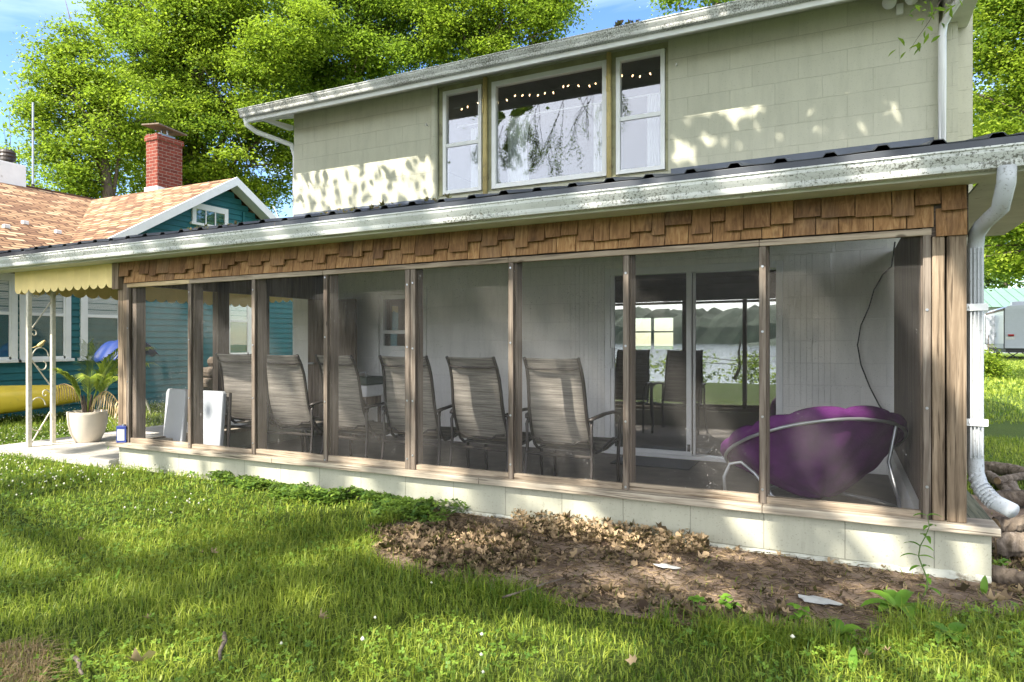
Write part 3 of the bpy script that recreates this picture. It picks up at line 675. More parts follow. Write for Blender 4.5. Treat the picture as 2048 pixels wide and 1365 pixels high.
# right end wall (boarded), left end wall (screened with a doorway)
m = MB(True)
y = .13
while y < 2.70:
    y2 = min(y+.14, 2.715); m.box(.403, .44, y, y2-.004, .24, 1.99); y = y2
m.build('end_wall_boards', 'dark_v', house, bevel=.002)
MB(True).box(.36, .40, .13, 2.70, .0, .26).build('end_wall_plate', 'trimwhite', house)
m = MB(True)
for (a, b) in ((1.02, 1.17), (1.62, 1.74), (2.45, 2.715)): m.box(-6.10, -6.02, a, b, .0, 2.1)
m.box(-6.10, -6.02, .12, 2.715, 1.76, 2.2); m.build('end_wall_frame', 'dark_v', house)
MB(True).box(-6.018, -5.99, .15, 1.62, .24, .29).build('end_wall_plate', 'batten_v', house)
dr = MB(True).box(-6.01, -5.30, 2.40, 2.44, .03, 1.74).build('open_door', 'dark_v', house)
MB(True).tube([(-5.98, 2.40, .95), (-5.98, 2.34, .95), (-5.90, 2.34, .95)], .012, 8).build('door_handle', 'grey_tube', dr)
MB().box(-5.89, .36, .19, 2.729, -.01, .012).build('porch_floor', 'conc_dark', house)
# sliding door
m = MB(); x0s, x1s = SLX0, SLX1
m.box(x0s, x0s+.06, YW-.015, YW+.12, .03, SLZ); m.box(x1s-.06, x1s, YW-.015, YW+.12, .03, SLZ); m.box(x0s+.06, x1s-.06, YW-.015, YW+.12, SLZ-.07, SLZ); m.box(x0s, x1s, YW-.02, YW+.12, .012, .045)
sd = m.build('sliding_door', 'vinyl', house, bevel=.004)
m = MB(); m.box(-1.395, -1.345, YW+.0, YW+.035, .046, SLZ-.071); m.box(x0s+.061, x0s+.10, YW, YW+.035, .046, SLZ-.071); m.box(x0s+.10, -1.395, YW, YW+.035, .046, .085); m.box(-1.34, -1.315, YW+.045, YW+.08, .046, SLZ-.071); m.build('door_stile', 'vinyl', sd, bevel=.003)
MB().box(x0s+.10, -1.395, YW+.015, YW+.021, .085, SLZ-.071).build('pane', 'glass', sd)
MB().box(-1.315, x1s-.06, YW+.060, YW+.066, .046, SLZ-.071).build('pane', 'glass', sd)
MB().box(x0s+.065, x0s+.085, YW-.03, YW-.002, .9, 1.12).build('door_handle', 'vinyl', sd, bevel=.005)
MB().box(-1.385, -1.355, YW-.006, YW-.001, .09, .16).build('latch', 'black', sd)
m = MB()
for (a, b) in ((-2.67, -2.245), (-.495, -.09)):
    x = a
    while x < b-.01: m.box(x, min(x+.0485, b), YW-.012, YW-.001, .03, 1.99); x += .05
m.box(-2.68, -.08, YW-.018, YW-.001, 1.992, 2.03); m.build('door_side_panel', 'block_in', house, bevel=.002)
# small back window
bw_ = window(-5.185, -4.555, .805, 1.76, .52, house, YW+.005, .05, 'glass')
m = MB(); m.box(-5.26, -5.19, YW-.02, YW-.001, .76, 1.84); m.box(-4.55, -4.48, YW-.02, YW-.001, .76, 1.84); m.box(-5.19, -4.55, YW-.02, YW-.001, 1.765, 1.84); m.build('window_casing', 'block_in', bw_)
m = MB(); m.box(-5.13, -4.61, YW-.004, YW+.015, .87, 1.13); m.tube([(-5.05, YW-.006, .90), (-5.05, YW-.006, 1.02), (-4.99, YW-.006, 1.08), (-4.7, YW-.006, 1.08)], .008, 6); m.build('window_insert', 'vinyl', bw_, bevel=.006)
# porch gutter's downspout
m = MB(True); P_ = [(.66, -.325, 1.975), (.658, -.32, 1.90), (.65, -.24, 1.80), (.62, -.02, 1.765), (.605, .06, 1.73), (.605, .10, 1.66), (.605, .10, .62), (.607, .095, .52), (.625, .05, .44), (.665, -.03, .405), (.722, -.11, .385)]
m.tube(P_, [.034]*11, 12, sq=(1.0, 1.1)); ds = m.build('downspout', 'spout', house, smooth=True)
m = MB(True)
for k in (-.024, -.008, .008, .024): m.box(.605+k-.003, .605+k+.003, .057, .063, .60, 1.66)
m.build('downspout_ribs', 'spout', ds)
m = MB(True)
for i, tt in enumerate(np.linspace(0, 1, 8)):
    p = Vector(P_[7]).lerp(Vector(P_[9]), tt); p.z = .50-.1*tt**.6-.0; m.tube([p+Vector((-.002, 0, .003)), p+Vector((.004, -.006, -.003))], .0405, 12, sq=(1, 1.1))
m.build('elbow_crimp', 'spout', ds)
for z in (1.36, .78):
    m = MB(True); m.box(.553, .652, .049, .055, z-.018, z+.018); m.tube([(.575, .049, z), (.575, .044, z)], .008, 8); m.build('strap', 'vinyl', ds, bevel=.002)
# awning valance
def valance(name, path, zt, zb, n):
    a, b = Vector(path[0]), Vector(path[1]); m = MB(True); seg = 12; V = []; Fs = []; tot = n*seg
    for i in range(tot+1):
        t_ = i/tot; p = a.lerp(b, t_); u = (i % seg)/seg
        z = zb+.045-.045*math.sin(math.pi*u)**.6 if i % seg else zb+.045
        off = .003 if (i//seg) % 2 else 0
        d = (b-a).normalized(); nn = Vector((d.y, -d.x, 0))*off
        V += [(p.x+nn.x, p.y+nn.y, z), (p.x+nn.x, p.y+nn.y, zt)]
    for i in range(tot): Fs.append((2*i, 2*i+2, 2*i+3, 2*i+1))
    m.add(V, Fs); return m.build(name, 'canvas', house, solid=.003)
valance('awning_valance', ((-7.84, -.02, 0), (-6.16, -.02, 0)), 2.0, 1.735, 13)
valance('awning_valance', ((-7.845, -.01, 0), (-7.845, 3.2, 0)), 2.0, 1.735, 22)
valance('awning_valance', ((-7.84, 3.2, 0), (-6.6, 3.2, 0)), 2.6, 1.80, 9)
# ornamental iron column
ic = MB(); ic.box(-7.64, -7.60, -.02, .02, .08, 1.98); ic.box(-7.72, -7.68, .26, .30, .08, 2.02); ic = ic.build('iron_column', 'white_tube', house, bevel=.003)
def sp(c, r0, r1, a0, a1, n=16):
    out = []
    for i in range(n+1):
        t_ = i/n; a = a0+(a1-a0)*t_; r = r0+(r1-r0)*t_
        p = r*math.cos(a); out.append((-7.62-.285*(p+c[0])-.0, .0+.95*(p+c[0]), c[1]+r*math.sin(a)))
    return out
for (pts) in ([(-7.63, .02, 1.30), (-7.70, .26, 1.62)], [(-7.64, .03, 1.0), (-7.69, .24, .72)], [(-7.63, .03, .12), (-7.70, .25, .42)]):
    m = MB(); m.tube(pts, .007, 6); m.build('scroll_bar', 'white_tube', ic)
for (c, r0, r1, a0, a1) in (((.06, 1.27), .045, .012, 2.8, -3.2), ((.14, 1.02), .10, .10, 3.14, 0), ((.17, .94), .07, .03, 3.4, 7.6), ((.2, .62), .055, .012, 0.2, 5.6), ((.11, .50), .09, .09, 0, 3.1), ((.11, .34), .1, .1, 3.2, 5.2), ((.1, 1.70), .06, .03, 3.0, 6.6)):
    m = MB(); m.tube(sp(c, r0, r1, a0, a1), .006, 6); m.build('scroll', 'white_tube', ic, smooth=True)
# inner wall outlet-like screw bits and cable
cable = MB(True); cp = [PY(a, b, 2.69) for a, b in ((1783, 533), (1765, 550), (1748, 580), (1738, 615), (1722, 650), (1715, 690), (1722, 730), (1740, 775), (1758, 810), (1774, 832), (1782, 850))]
cable = MB(); cable.tube([(.385, 2.3, 2.0)]+cp, .006, 8); tagit(cable.build('hanging_cable', 'black', smooth=True), 'thin black cable hanging in a loose curve on the white porch wall', 'cable')
# ================================================================ string lights inside upper windows
sl_ = thing('string_lights', (-3, YW+.18, 4.05), 'string of small warm lights along the top of the upstairs windows', 'string lights')
pts = []; x = -4.2
while x < -1.64:
    pts.append((x, YW+.18+random.uniform(-.01, .01), 4.02+.02*math.sin(x*11)+random.uniform(-.012, .012))); x += .05
MB().tube(pts, .0035, 5).build('wire', 'green_plastic', sl_)
bm_ = MB(); bm_.tube([(-3, YW+.18, 4.05), (-3, YW+.18, 4.04), (-3, YW+.18, 4.025)], [.004, .006, .002], 6); b0 = bm_.build('bulb', 'bulb', sl_)
first = True
for p in pts[2::2]:
    b = b0 if first else b0.copy(); first = False
    if b is not b0: COL.objects.link(b); b.parent = sl_
    b.location = Vector((p[0]+3+random.uniform(-.02, .02), p[1]-YW-.18, p[2]-4.05-.02*random.random())); b.rotation_euler = (random.uniform(-.5, .5), random.uniform(-.8, .8), 0)
# ================================================================ CHAIRS
def sling_chair():
    t = thing('patio_chair', (0, 0, 0), 'x', 'chair', 'sling patio chairs in a row facing the house')
    prof = [(-.035, 1.055), (-.02, 1.03), (.015, .97), (.045, .88), (.062, .78), (.075, .68), (.10, .58), (.145, .47), (.195, .385), (.25, .345), (.36, .345), (.50, .375), (.62, .40), (.70, .395)]
    hw = [.215, .215, .217, .222, .226, .23, .232, .236, .24, .24, .24, .24, .24, .24]
    def surf(i0, i1):
        m = MB(); pp = prof[i0:i1+1]; ww = hw[i0:i1+1]; n = len(pp)-1
        def f(u, v):
            k = v*n; i = min(int(k), n-1); q = k-i; y = pp[i][0]*(1-q)+pp[i+1][0]*q; z = pp[i][1]*(1-q)+pp[i+1][1]*q; w = ww[i]*(1-q)+ww[i+1]*q
            s = math.sin(math.pi*u); return (-w+2*w*u, y+.012*s, z-.006*s)
        m.grid(f, 6, n*2); return m
    surf(0, 8).build('sling_back', 'sling', t, smooth=True, solid=.003); surf(9, 13).build('sling_seat', 'sling', t, smooth=True, solid=.003)
    for s in (-1, 1):
        MB().tube([(s*w, y, z) for (y, z), w in zip(prof, hw)], .013, 8).build('side_rail', 'darkmetal', t, smooth=True)
        MB().tube([(s*.245, .09, .60), (s*.27, .14, .615), (s*.285, .30, .63), (s*.29, .50, .63), (s*.287, .60, .61)], .018, 8, sq=(.7, 1.5)).build('armrest', 'darkmetal', t, smooth=True)
        MB().tube([(s*.287, .60, .61), (s*.285, .655, .56), (s*.28, .66, .45), (s*.275, .64, .2), (s*.275, .66, .013)], .013, 8).build('leg', 'darkmetal', t, smooth=True)
        MB().tube([(s*.255, .13, .60), (s*.262, .10, .55), (s*.262, .11, .40), (s*.268, .09, .2), (s*.275, .0, .013)], .013, 8).build('leg', 'darkmetal', t, smooth=True)
        MB().tube([(s*.24, .36, .345), (s*.277, .37, .36), (s*.277, .62, .40)], .011, 8).build('seat_rail', 'darkmetal', t)
    MB().tube([(-.216, .005, .985), (-.15, -.005, .972), (.15, -.005, .972), (.216, .005, .985)], .009, 8).build('top_crossbar', 'darkmetal', t)
    MB().tube([(-.23, .11, .545-.1), (-.16, .10, .44), (-.12, .10, .415), (.12, .10, .415), (.16, .10, .44), (.23, .11, .445)], .009, 8).build('lower_crossbar', 'darkmetal', t)
    MB().tube([(-.262, .10, .33), (.262, .10, .33)], .013, 8).build('rear_stretcher', 'darkmetal', t)
    return t
def copy_tree(o, parent=None):
    c = o.copy(); COL.objects.link(c); c.parent = parent
    for ch in list(o.children): copy_tree(ch, c)
    return c
proto = sling_chair()
spots = [(-1.895, .50, -.03, 'grey sling patio chair right in front of the sliding door, last of the row'), (-2.585, .52, -.06, 'grey sling chair just right of the doubled middle screen batten'),
         (-3.22, .52, .10, 'grey sling chair half hidden behind the doubled middle screen batten'), (-3.93, .50, -.10, 'grey sling chair left of the small back window and the cooler'),
         (-4.55, .48, .05, 'grey sling chair beside the end doorway, lit at its left edge'), (-5.28, .62, .12, 'grey sling chair behind the folded white tables, nearest the end wall')]
for i, (x, y, r, lab) in enumerate(spots):
    o = proto if i == 0 else copy_tree(proto); o.location = (x, y, .012); o.rotation_euler = (0, 0, r); o['label'] = lab
# ================================================================ PURPLE SAUCER CHAIR
cc = Vector((-.19, 1.03, .462)); sc_ = thing('saucer_chair', (cc.x, cc.y, 0), 'large round purple padded saucer chair tipped toward the house on grey tube legs', 'saucer chair')
nrm = Vector((-.22, .40, .89)).normalized(); e1 = Vector((1, 0, .27)); e1 = (e1-nrm*e1.dot(nrm)).normalized(); e2 = nrm.cross(e1); R = .565
def bowl(scale, dep, puff):
    m = MB(); nu, nv = 72, 20; V = []; Fs = []
    for j in range(nv+1):
        q = j/nv
        for i in range(nu):
            a = 2*math.pi*i/nu; r = R*scale*(.03+.97*q); h = -dep*(1-q**1.45)+.010*abs(math.sin(a*6))**.35*q
            b = (puff*(abs(math.sin(a*6))**.5*abs(math.sin(q*math.pi*3))**.5) if puff > 0 else .012*math.sin(a*9+q*3)*q*(1-q)*2+.016*math.sin(a*5+1)*math.sin(q*7)+.009*math.sin(a*17+4*math.sin(q*5))*q)
            p = cc+e1*(r+b*.3*math.cos(a)*0)*math.cos(a)+e2*r*math.sin(a)+nrm*(h+b); V.append(p)
    for j in range(nv):
        for i in range(nu): Fs.append((j*nu+i, j*nu+(i+1) % nu, (j+1)*nu+(i+1) % nu, (j+1)*nu+i))
    return m.add(V, Fs)
bowl(1.0, .345, -.012).build('fabric_shell', 'purple', sc_, smooth=True)
m = bowl(.97, .28, .05); m.build('cushion', 'purple', sc_, smooth=True)
m = MB(); V = []; Fs = []; nu, nk = 96, 10
for i in range(nu):
    a = 2*math.pi*i/nu; pr_ = .050*(.60+.5*abs(math.sin(a*6+.5*math.sin(a*3)))**.6)
    for k in range(nk):
        b = 2*math.pi*k/nk; rr = R*.97+pr_*math.cos(b); V.append(cc+e1*rr*math.cos(a)+e2*rr*math.sin(a)+nrm*(.035+pr_*math.sin(b)))
for i in range(nu):
    for k in range(nk): Fs.append((i*nk+k, i*nk+(k+1) % nk, ((i+1) % nu)*nk+(k+1) % nk, ((i+1) % nu)*nk+k))
m.add(V, Fs); m.build('cushion_rim', 'purple', sc_, smooth=True)
m = MB(); m.tube([cc+e1*(R+.008)*math.cos(a)+e2*(R+.008)*math.sin(a)-nrm*.01 for a in np.linspace(0, 2*math.pi, 60)], .011, 8, cap=False); m.build('rim_tube', 'grey_tube', sc_, smooth=True)
for a0 in (-2.55, -.35):
    pa = cc+e1*R*math.cos(a0)+e2*R*math.sin(a0); out = Vector((math.cos(a0), 0, 0))
    if a0 < -1: pts = [(-.72, .80, .0), (-.735, .80, .25), (-.70, .82, .34), (-.62, .80, .36), (-.53, .76, .30), (-.38, .70, .13), (-.30, .66, .013), (.1, .66, .013)]
    else: pts = [tuple(pa), (.27, 1.0, .40), (.31, .85, .22), (.33, .62, .013), (.1, .62, .013)]
    MB().tube([(p[0], p[1], max(.026, p[2])) for p in pts], .0115, 10).build('leg', 'grey_tube', sc_, smooth=True)
MB().tube([(-.55, 1.5, .026), (-.35, 1.35, .15), (-.1, 1.2, .14), (.2, 1.1, .12), (.33, 1.4, .026)], .014, 10).build('leg', 'grey_tube', sc_, smooth=True)
# ================================================================ FOLDED TABLES
for (a, b, y, lab, rz_) in ((-6.02-.0, -5.74, .42, 'pale folded plastic table on edge, left of the second batten', .1), (-5.60, -5.17, .38, 'pale folded plastic table on edge with its dark metal underside showing at the right', .05)):
    t = thing('folded_table', ((a+b)/2, y, .012), lab, 'table', 'folded plastic tables leaning inside the screen')
    m = MB(); c = (a+b)/2
    m.prism([(-.25+.02+(.0), .0), (.21, .0), (.20-.02, .70), (.16, .72), (-.20, .72), (-.24, .69)] if False else [(a, .02), (b-.0, .02), (b-.03, .69), (b-.05, .715), (a+.04-.06, .715), (a-.04, .68)], 1, y-.02, y+.03)
    m.v = [(x, yy+.12*(z-.4), z) for x, yy, z in m.v]
    m.build('table_top', 'plastic', t, bevel=.012)
    m = MB(); m.tube([(b-.02, y+.06, .03), (b-.02, y+.06, .66), (a+.02, y+.09, .66), (a+.06, y+.06, .06)], .011, 8); m.tube([(b+.02, y+.03, .05), (b-.005, y+.08, .70)], .014, 6); m.build('leg_frame', 'darkmetal', t)
# ================================================================ COOLER
t = thing('cooler', (-4.98, 2.2, .012), 'dark green and white cooler with a wire handle, standing under the small back window', 'cooler')
MB().box(-5.10, -4.85, 2.06, 2.36, .55, .68).build('body', 'vinyl', t, bevel=.015); MB().box(-5.11, -4.84, 2.05, 2.37, .682, .78).build('lid', 'green_plastic', t, bevel=.02)
MB().tube([(-5.08, 2.1, .77), (-5.08, 2.1, .83), (-4.90, 2.1, .83), (-4.88, 2.1, .77)], .007, 8).build('handle', 'grey_tube', t)
for (a, b) in ((-5.09, 2.08), (-4.88, 2.08), (-5.09, 2.33), (-4.88, 2.33)): MB().box(a-.015, a+.015, b-.015, b+.015, .012, .55).build('leg', 'dark_v', t)
MB().box(-5.08, -4.87, 2.07, 2.34, .46, .549).build('stand_top', 'post', t)
# doormat
m = MB(); m.box(-2.0, -1.25, 2.15, 2.62, .0125, .024); tagit(m.build('doormat', 'black', bevel=.004), 'flat dark doormat on the porch floor before the sliding door', 'doormat')
# ================================================================ CAN ON SILL
px_, _, pz_ = PY(259, 877, -.02); cz = .282+KS*(-6.03-.6)
t = thing('oil_can', (-6.035, -.025, cz), 'square blue and white metal can on the left end of the sill', 'can')
c_ = Matrix.Rotation(.5, 3, 'Z')
def rotbox(m, x0, x1, y0, y1, z0, z1, R_, loc):
    b = len(m.v); m.box(x0, x1, y0, y1, z0, z1)
    for i in range(b, len(m.v)): p = R_ @ Vector(m.v[i]); m.v[i] = tuple(p+Vector(loc))
    return m
loc = (-6.035, -.025, cz)
rotbox(MB(), -.045, .045, -.03, .03, 0, .155, c_, loc).build('body', 'label_blue', t, bevel=.003)
rotbox(MB(), -.036, .030, -.0315, -.0302, .02, .125, c_, loc).build('paper_label', 'paper', t)
rotbox(MB(), .0452, .0465, -.022, .022, .03, .125, c_, loc).build('paper_label', 'paper', t)
m = MB(); m.lathe([(.014, 0), (.014, .014), (.0, .015)], (loc[0]+.01, loc[1], cz+.155), 12); m.build('cap', 'grey_tube', t)
# ================================================================ POTTED PALM
pc = Vector((-7.48, .52, .08)); t = thing('potted_palm', pc, 'potted palm with some browned fronds in a cream round pot on the patio slab', 'potted plant')
MB().lathe([(.115, 0), (.125, .01), (.165, .10), (.188, .20), (.195, .30), (.197, .335), (.185, .335), (.18, .30), (.12, .28), (.0, .285)], pc, 40).build('pot', 'pot', t, smooth=True)
m = MB(); m.lathe([(.178, .285), (.1, .30), (0, .305)], pc, 24); m.build('soil', 'dirt', t, smooth=True)
for k in range(5):
    a = k*1.3; m = MB(); m.tube([pc+Vector((.03*math.cos(a), .03*math.sin(a), .29)), pc+Vector((.05*math.cos(a), .05*math.sin(a), .42)), pc+Vector((.07*math.cos(a), .07*math.sin(a), .52))], [.02, .014, .006], 6); m.build('stem', 'bark', t)
def frond(az, lean, ln, droop, dead=False, nl=26):
    m = MB(); base = pc+Vector((.03*math.cos(az), .03*math.sin(az), .33)); path = []; d = Vector((math.cos(az)*lean, math.sin(az)*lean, 1)).normalized(); p = base.copy()
    for i in range(14):
        path.append(p.copy()); p = p+d*ln/14; d = (d+Vector((math.cos(az)*.10, math.sin(az)*.10, -.14))*droop*(i/9)).normalized()
    m.tube(path, [.006-.0003*i for i in range(14)], 5, tint=.3)
    for i in range(nl):
        k = 4+(i/nl)*9; j = min(int(k), 12); q = k-j; a = path[j].lerp(path[j+1], q); dd = (path[j+1]-path[j]).normalized()
        for s in (-1, 1):
            sd_ = dd.cross(Vector((0, 0, 1))).normalized()*s; L_ = (.24 if not dead else .16)*(1-.55*abs(i/nl-.35))*random.uniform(.8, 1.1)
            e = (sd_*.75+dd*.7+Vector((0, 0, .25 if not dead else -.9))).normalized(); mid = a+e*L_*.5+Vector((0, 0, .012)); end = a+e*L_+Vector((0, 0, -.05 if not dead else -.1))
            m.ribbon([a, mid, end], [.004, .009, .0015], tint=random.random())
    return m.build('frond', 'palm_dead' if dead else 'palm', t, label='dry brown frond' if dead else None)
for (az, le, ln, dr_) in ((2.6, .18, .85, .35), (.45, .55, .95, 1.0), (.1, .8, .9, 1.2), (.9, .4, 1.0, .8), (3.9, .3, .55, .6), (-.5, .6, .8, 1.1), (1.7, .35, .8, .9), (2.2, .15, .8, .2), (.3, .3, .9, .7)): frond(az, le, ln, dr_)
frond(3.25, .6, .75, 1.9, True, 12); frond(-.1, .9, .85, 2.4, True, 12)
# small bird ornament
bp = Vector((-7.675, .14, 1.145)); t = thing('bird', bp, 'small tan and black bird perched on the iron column scroll', 'bird')
m = MB(); m.tube([bp+Vector((0, -.035, -.012)), bp+Vector((0, -.01, 0)), bp+Vector((0, .015, .015)), bp+Vector((0, .03, .035)), bp+Vector((0, .042, .045)), bp+Vector((0, .058, .04))], [.006, .02, .022, .014, .012, .002], 10)
m.tube([bp+Vector((0, -.03, -.01)), bp+Vector((0, -.085, -.03))], [.008, .003], 6)
for s in (-1, 1): m.tube([bp+Vector((s*.006, .01, 0)), bp+Vector((s*.006, .01, -.026))], .0025, 5)
m.build('body', 'ochre', t, smooth=True)
# ================================================================ KAYAK
t = thing('kayak', (-11.1, .9, 0), 'yellow plastic kayak lying upside down in the grass by the teal wall', 'kayak')
m = MB(); V = []; Fs = []; n, k = 28, 18
for i in range(n+1):
    u = i/n; y = -1.6+4.1*u; w = .40*math.sin(math.pi*min(1, max(.0, .04+.94*u)))**.55+.01; h = .42*(.35+.65*math.sin(math.pi*(.05+.9*u))**.6); zc = .07+.10*(abs(u-.5)*2)**2
    for j in range(k):
        a = 2*math.pi*j/k; cx = math.cos(a); sz = math.sin(a)
        gr = .03*math.exp(-((a-1.05)/.16)**2)+.03*math.exp(-((a-2.09)/.16)**2) if sz > 0 else 0
        V.append((-11.05+w*abs(cx)**.75*(1 if cx > 0 else -1), y, zc+.16+(h-.10-gr)*max(sz, 0)**.8-(.12*max(-sz, 0)**.6)))
for i in range(n):
    for j in range(k): Fs.append((i*k+j, i*k+(j+1) % k, (i+1)*k+(j+1) % k, (i+1)*k+j))
Fs += [tuple(range(k)), tuple(n*k+j for j in range(k))]
m.add(V, Fs); m.build('hull', 'yellow', t, smooth=True)
# blue tarp bundle
b0 = Vector((-10.25, 2.75, 0)); t = thing('folding_chair', b0, 'blue folding chair cover on thin white legs behind the potted palm', 'folding chair')
m = MB(); m.grid(lambda u, v: (b0.x-.30+.6*u, b0.y-.35+.75*v, .93+.30*math.sin(math.pi*min(1, v*.85+.12))*(.9+.1*math.sin(u*9))+.02*math.sin(u*17+v*5)-.16*(1-v)**3), 16, 16); m.build('cover', 'blue', t, smooth=True, solid=.01)
for dx, dy in ((-.25, -.3), (.25, -.3), (-.25, .3), (.25, .3)): MB().tube([(b0.x+dx, b0.y+dy, 0), (b0.x+dx*.8, b0.y-dy*.3, 1.0)], .014, 6).build('leg', 'white_tube', t)
# ================================================================ FIREWOOD beyond the end doorway
random.seed(3)
m = MB(); c0 = Vector((-9.9, 4.1, .1)); m.tube([(c0.x-.25, c0.y, c0.z), (c0.x-.1, c0.y, c0.z), (c0.x+.1, c0.y, c0.z), (c0.x+.25, c0.y, c0.z)], [.095, .1, .098, .094], 9)
lg = m.build('firewood_log', 'bark'); lg.data.transform(Matrix.Translation(-c0))
tagit(lg, 'brown split firewood log in the stack seen through the porch doorway', 'firewood', 'stacked firewood beyond the porch doorway')
first = True
for r in range(5):
    for q in range(9-(r % 2)):
        if r == 4 and q not in (2, 3, 4, 5): continue
        o = lg if first else lg.copy()
        if not first: COL.objects.link(o)
        first = False; o.location = (-9.9+random.uniform(-.04, .04), 3.9+.205*q+(.1 if r % 2 else 0), .1+.18*r); s = random.uniform(.9, 1.03); o.scale = (1, s, s); o.rotation_euler = (random.random()*6, 0, 0)
# ================================================================ NEIGHBOUR HOUSE
nx = -11.7; nh = thing('teal_house', (nx, 5.94, 0), 'teal clapboard house with tan shingle roof and white window trim', 'house')
def pt(y): return 4.56-.61*abs(y-5.94)
rects = [(-.6, 1.94), (1.987, 2.74), (2.93, 3.68), (5.6, 6.4)]
m = MB(); z = 0
while z < 4.5:
    z1 = z+.115; ya, yb_ = -8.0, 14.0
    if z > 2.12:
        half = (4.38-z)/.61; ya, yb_ = 5.94-half, 5.94+half
    if yb_ > ya: m.add([(nx+.022, ya, z), (nx+.022, yb_, z), (nx+.004, yb_, z1), (nx+.004, ya, z1), (nx-.1, ya, z), (nx-.1, yb_, z), (nx-.1, yb_, z1), (nx-.1, ya, z1)], [(0, 1, 2, 3), (0, 4, 5, 1), (3, 2, 6, 7), (0, 3, 7, 4), (1, 5, 6, 2), (4, 7, 6, 5)])
    z = z1
m.build('siding', 'teal', nh)
MB().box(nx-6, nx-.11, -8, 14, 0, 2.1).build('core', 'dark_in', nh)
def nwin(y0, y1, z0, z1, muntins=0, blind=True):
    c = .09; m = MB(); X0, X1 = nx+.0, nx+.045
    m.box(X0, X1, y0, y0+c, z0, z1); m.box(X0, X1, y1-c, y1, z0, z1); m.box(X0, X1, y0+c, y1-c, z1-c-.03, z1); m.box(X0, X1+.03, y0-.04, y1+.04, z0-.05, z0)
    w = m.build('window', 'trimwhite', nh, bevel=.004)
    if muntins:
        for k in range(1, muntins+1): yy = y0+c+(y1-y0-2*c)*k/(muntins+1); MB().box(X0+.03, X0+.04, yy-.012, yy+.012, z0, z1-c-.03).build('muntin', 'trimwhite', w)
    else:
        zm = (z0+z1)/2+.05; m = MB(); m.box(X0+.02, X0+.04, y0+c, y1-c, zm-.025, zm+.025); m.box(X0+.02, X0+.038, y0+c, y0+c+.03, z0, z1-.1); m.box(X0+.02, X0+.038, y1-c-.03, y1-c, z0, z1-.1); m.box(X0+.02, X0+.038, y0+c, y1-c, z0, z0+.04); m.build('sash', 'trimwhite', w)
    MB().box(X0+.0225, X0+.026, y0+c, y1-c, z0, z1-c).build('pane', 'glass_low', w)
    if blind:
        m = MB(); zz = z1-.1
        while zz > zm+.03-(.0): m.box(X0+.0165, X0+.0195, y0+c, y1-c, zz-.022, zz-.002); zz -= .025
        m.build('blind', 'curtain', w)
    return w
for (a, b) in ((-.7, .1), (.2, 1.0), (1.10, 1.95), (1.98, 2.76), (2.92, 3.69), (5.9, 6.6)): nwin(a, b, .90, 2.25)
nwin(5.10, 5.97, 3.58, 3.98, 2, False)
MB().box(nx+.024, nx+.05, 6.35, 6.40, 3.4, 4.0).build('conduit', 'teal', nh)
# roofs with UV
def roofquad(name, quads, mat, uvs=True):
    me = bpy.data.meshes.new(name); V = []; Fs = []; UV = []; o_ = origin(nh)
    for q in quads:
        b = len(V); V += [Vector(p)-o_ for p in q[0]]; Fs.append(tuple(b+i for i in range(len(q[0])))); UV += q[1]
    me.from_pydata(V, [], Fs); uvl = me.uv_layers.new(name='UVMap'); uvl.data.foreach_set('uv', np.array(UV, dtype=np.float32).ravel()); me.materials.append(M[mat])
    o = bpy.data.objects.new(name, me); COL.objects.link(o); o.parent = nh; md = o.modifiers.new('s', 'SOLIDIFY'); md.thickness = .05; md.offset = -1; return o
def uvp(p, mode):
    x, y, z = p; return (x, abs(y-5.94)*1.17) if mode == 'w' else (y, (x+16.3)*1.09)
ov = .32; zr = 4.62; xr = -16.3
def wz(y): return zr-.61*abs(y-5.94)
def mz(x): return zr-.436*abs(x-xr)
xe = nx+.75; wy = 5.94; xw = nx+ov
# wing meets main slope: .61*dy = .436*dx
vx = xw; vd = .436*(vx-xr)/.61
q1 = [(xr, wy, zr), (xw, wy, zr), (xw, wy-vd, wz(wy-vd))]; q1b = [(xw, wy-vd, wz(wy-vd))]
q2 = [(xr, wy, zr), (xw, wy+vd, wz(wy+vd)), (xw, wy, zr)]
main = [(xr, wy, zr), (xw, wy-vd, mz(xw)), (xe, wy-vd-.0, mz(xe)), (xe, -9, mz(xe)), (xr, -9, zr)]
main2 = [(xr, wy, zr), (xr, 15, zr), (xe, 15, mz(xe)), (xe, wy+vd, mz(xe)), (xw, wy+vd, mz(xw))]
back = [(xr, -9, zr), (xr, 15, zr), (xr-5, 15, mz(xr-5)), (xr-5, -9, mz(xr-5))]
roofquad('roof', [([*q[::-1]], [uvp(p, md) for p in q[::-1]]) for q, md in ((q1, 'w'), (q2, 'w'), (main, 'm'), (main2, 'm'), (back, 'm'))], 'shingle')
for s in (-1, 1):
    a = (xw+.012, wy, zr-.0); b = (xw+.012, wy+s*vd, wz(wy+vd)); m = MB()
    m.add([(xw-.02, wy, zr+.01), (xw+.02, wy, zr+.01), (xw-.02, wy, zr-.17), (xw+.02, wy, zr-.17), (xw-.02, b[1], b[2]+.01), (xw+.02, b[1], b[2]+.01), (xw-.02, b[1], b[2]-.17), (xw+.02, b[1], b[2]-.17)], [(1, 3, 7, 5), (0, 4, 6, 2), (0, 1, 5, 4), (2, 6, 7, 3), (4, 5, 7, 6)])
    m.build('rake_board', 'trimwhite', nh)
    m = MB(); m.add([(nx, wy, zr-.12), (xw-.02, wy, zr-.12), (xw-.02, b[1], b[2]-.12), (nx, b[1], b[2]-.12)], [(0, 1, 2, 3)]); m.build('rake_soffit', 'trimwhite', nh)
m = MB(); m.tube([(xw+.03, 7.05, 3.62), (xw+.05, 7.1, 3.85), (xw+.02, 7.0, 4.1), (nx+.3, 6.95, 4.2)], .012, 6); m.build('service_wire', 'curtain', nh)
